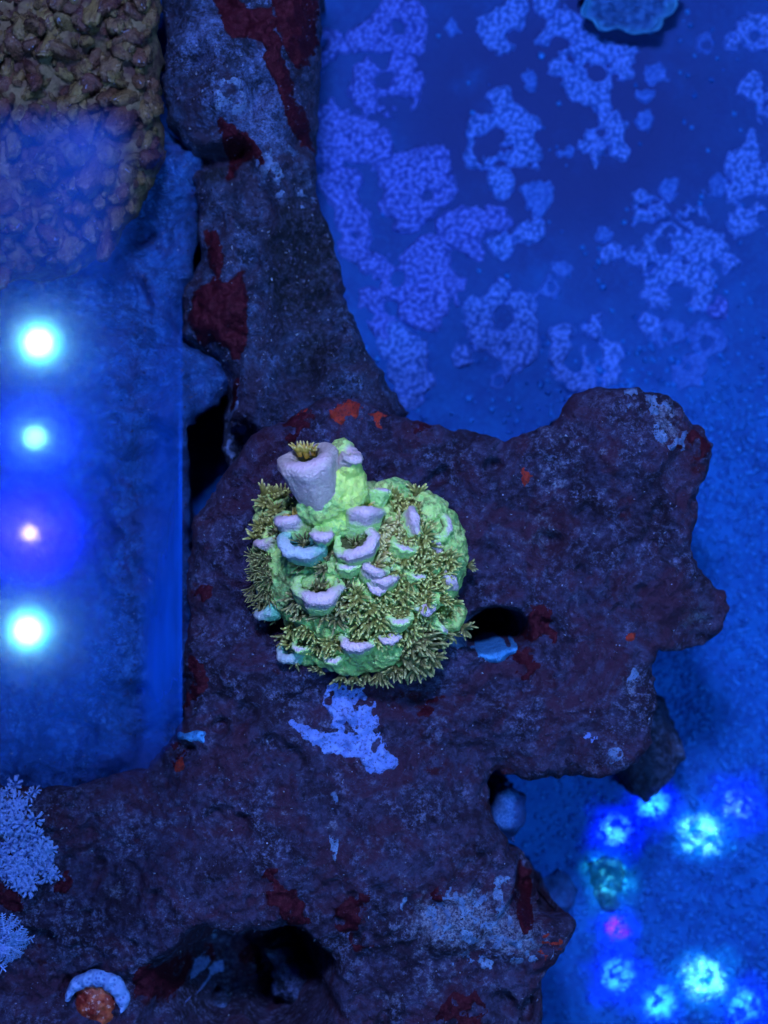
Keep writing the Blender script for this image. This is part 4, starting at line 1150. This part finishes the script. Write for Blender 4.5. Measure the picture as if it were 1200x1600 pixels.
Zt, Zb = 7.9, 3.0
x1 = P(215, 0, Zt).x; yT = P(0, 155, Zt).y; yB = P(0, 1230, Zt).y; x0 = -12.0
hw, hh_ = (x1 - x0) / 2, (yT - yB) / 2
PANE = pane_mat('acrylic_lid', 0.15, (0.006, 0.10, 0.55), [(0.05, 0.10), (0.05, 0.035)], [(1, -hh_, 1.7), (1, hh_, -0.5), (0, hw + 0.05, -0.7)])
WALL = pane_mat('acrylic_wall', 0.8, (0.012, 0.17, 0.95), [], [(2, 5.0, -2.6), (1, -hh_ - 0.1, 1.6), (1, hh_ - 1.0, -6.5)])  # the wall's bright blue streak is put into its haze colour
WALL_CLEAR = pane_mat('acrylic_wall_clear', 0.06, (0.006, 0.10, 0.6), [], [(2, 5.0, -3.0), (2, -0.6, 2.0)])


def slab(name, lo, hi, mat, parent, bev=0.012):
    bm = bmesh.new()
    bmesh.ops.create_cube(bm, size=1, matrix=Matrix.Translation([(a + b) / 2 for a, b in zip(lo, hi)]) @ Matrix.Diagonal((*[b - a for a, b in zip(lo, hi)], 1)))
    bmesh.ops.bevel(bm, geom=bm.edges[:], offset=bev, segments=2, affect='EDGES')
    V = [tuple(v.co) for v in bm.verts]; F = [tuple(v.index for v in f.verts) for f in bm.faces]
    bm.free()
    return mk(name, V, F, mat, parent, smooth=False)


bx = empty('acrylic_box', ((x0 + x1) / 2, (yT + yB) / 2, Zb))
set_props(bx, 'clear hazy acrylic box at the left, four lit lamps mirrored in its lid', 'box')
th_ = 0.05
slab('lid', (x0, yB, Zt - 0.06), (x1, yT, Zt), PANE, bx, 0.015)
zl = Zt - 0.065
slab('side_wall', (x1 - th_, yB, Zb), (x1, yT, zl), WALL, bx)
slab('side_wall', (x0, yB, Zb), (x1 - th_ - 0.004, yB + th_, zl), WALL_CLEAR, bx)
slab('side_wall', (x0, yT - th_, Zb), (x1 - th_ - 0.004, yT, zl), WALL_CLEAR, bx)
slab('side_wall', (x0, yB + th_ + 0.004, Zb), (x0 + th_, yT - th_ - 0.004, zl), WALL_CLEAR, bx)

# the row of tank lamps mirrored in the lid
ZL = 34.0
for (px, py, core, rc, glow, rg) in [(60, 535, (20, 34, 34), 20, (0.0, 8, 12), 35), (54, 683, (7, 26, 36), 16, (0.0, 0.1, 24), 52),
                                     (46, 833, (26, 19, 36), 10, (0.1, 0.0, 24), 72), (43, 985, (20, 34, 34), 20, (0.0, 8, 12), 35)]:
    p = P(px, py, Zt); d = p - Vector((0, 0, H)); t = (ZL - Zt) / (H - Zt)
    loc = Vector((p.x + d.x * t, p.y + d.y * t, ZL))
    for col, r, dz in ((core, rc, 0.0), (glow, rg, 0.15)):          # the bright die and a wider disc added to imitate its coloured halo
        R_ = r / 100 * ((H - Zt) + (ZL - Zt)) / H
        mx = max(col)
        lamp('led_lamp_or_halo', loc + Vector((0, 0, dz)), p + Vector((0, 0, dz)), tuple(c / mx for c in col), mx * math.pi ** 2 * R_ * R_, 2 * R_)

# ------------------------------------------------------------------ unseen patterned spots added to imitate rippled lamp reflections as pools on the sand
def pool(px, py, R, halo, core, power, seed, core_w=1.0, halo_r=2.2, scale=4.2, th=0.5):
    q = P(px, py, SAND_Z); D = 38.0
    l = bpy.data.lights.new('added_reflection_spot', 'SPOT'); l.energy = power; l.shadow_soft_size = 0.02
    r0 = R / 100 * 1.2; rh = r0 * halo_r
    l.spot_size = 2 * math.atan(rh * 1.1 / D); l.spot_blend = 0.3
    o = bpy.data.objects.new('added_reflection_spot', l); COL.objects.link(o); o.location = (q.x, q.y, SAND_Z + D)
    l.use_nodes = True; t = l.node_tree; L = t.links; em = t.nodes['Emission']
    co = t.nodes.new('ShaderNodeTexCoord')
    sep = t.nodes.new('ShaderNodeSeparateXYZ'); L.new(co.outputs['Normal'], sep.inputs[0])
    def mth(op, a, b=0.0):
        n = t.nodes.new('ShaderNodeMath'); n.operation = op
        for i, v in enumerate((a, b)):
            if isinstance(v, (int, float)): n.inputs[i].default_value = v
            else: L.new(v, n.inputs[i])
        return n.outputs[0]
    az = mth('ABSOLUTE', sep.outputs[2])
    u = mth('MULTIPLY', mth('DIVIDE', sep.outputs[0], az), D); v = mth('MULTIPLY', mth('DIVIDE', sep.outputs[1], az), D)
    cb = t.nodes.new('ShaderNodeCombineXYZ'); L.new(u, cb.inputs[0]); L.new(v, cb.inputs[1]); cb.inputs[2].default_value = seed * 3.7
    nz = t.nodes.new('ShaderNodeTexNoise'); nz.inputs['Scale'].default_value = scale / r0 * 0.35; nz.inputs['Detail'].default_value = 5; nz.inputs['Distortion'].default_value = 1.2
    L.new(cb.outputs[0], nz.inputs['Vector'])
    nw = t.nodes.new('ShaderNodeTexNoise'); nw.inputs['Scale'].default_value = 1.0 / r0; nw.inputs['Detail'].default_value = 2
    L.new(cb.outputs[0], nw.inputs['Vector'])
    rr0 = mth('POWER', mth('ADD', mth('MULTIPLY', u, u), mth('MULTIPLY', v, v)), 0.5)
    rr = mth('MULTIPLY', rr0, mth('ADD', 0.45, mth('MULTIPLY', nw.outputs['Fac'], 1.1)))
    def sstep(x, a, b):
        n = t.nodes.new('ShaderNodeMapRange'); n.interpolation_type = 'SMOOTHSTEP'; L.new(x, n.inputs[0]); n.inputs[1].default_value = a; n.inputs[2].default_value = b; return n.outputs[0]
    hf = mth('MULTIPLY', sstep(rr, rh, 0.0), 1.5)
    cf = mth('MULTIPLY', mth('MULTIPLY', sstep(rr, r0 * 1.15, r0 * 0.35), sstep(nz.outputs['Fac'], th - 0.08, th + 0.16)), core_w)
    ca = t.nodes.new('ShaderNodeVectorMath'); ca.operation = 'SCALE'; ca.inputs[0].default_value = halo; L.new(hf, ca.inputs['Scale'])
    cc = t.nodes.new('ShaderNodeVectorMath'); cc.operation = 'SCALE'; cc.inputs[0].default_value = core; L.new(cf, cc.inputs['Scale'])
    ad = t.nodes.new('ShaderNodeVectorMath'); ad.operation = 'ADD'; L.new(ca.outputs[0], ad.inputs[0]); L.new(cc.outputs[0], ad.inputs[1])
    L.new(ad.outputs[0], em.inputs[0]); em.inputs[1].default_value = 1.0
    return o


K = 1.7e5
CYN = (18, 6.2, 1.8); BLU = (0, 0.0, 1.0)
pool(1095, 1303, 34, (0, 0.5, 0.5), (9, 6.5, 1.9), K * 1.2, 1, halo_r=1.8, th=0.49, scale=3.6)
pool(1100, 1530, 40, (0, 0.6, 0.6), (9, 6.5, 1.9), K * 1.2, 2, halo_r=1.8, th=0.47, scale=3.2)
pool(960, 1300, 26, BLU, (2.5, 3.2, 1.2), K, 3, halo_r=2.5, th=0.48)
pool(1022, 1258, 25, BLU, (2, 3.4, 1.2), K, 4, halo_r=2.4, th=0.48)
pool(1152, 1258, 25, BLU, (3, 1.9, 0.8), K, 5, halo_r=2.8, th=0.50)
pool(950, 1375, 40, (0, 0.4, 0.3), (1.0, 4.6, 2.2), K * 0.9, 6, halo_r=1.6, th=0.54, scale=7)
pool(963, 1450, 20, BLU, (13, 0.0, 0.8), K, 7, halo_r=2.4, th=0.50)
pool(965, 1525, 28, BLU, (2, 3.2, 1.2), K, 8, halo_r=2.4, th=0.46)
pool(1030, 1565, 28, (0, 0.1, 0.8), (2, 3.2, 1.2), K, 9, halo_r=2.0, th=0.46)
pool(1163, 1570, 28, BLU, (2, 3.4, 1.2), K, 10, halo_r=2.2, th=0.46)
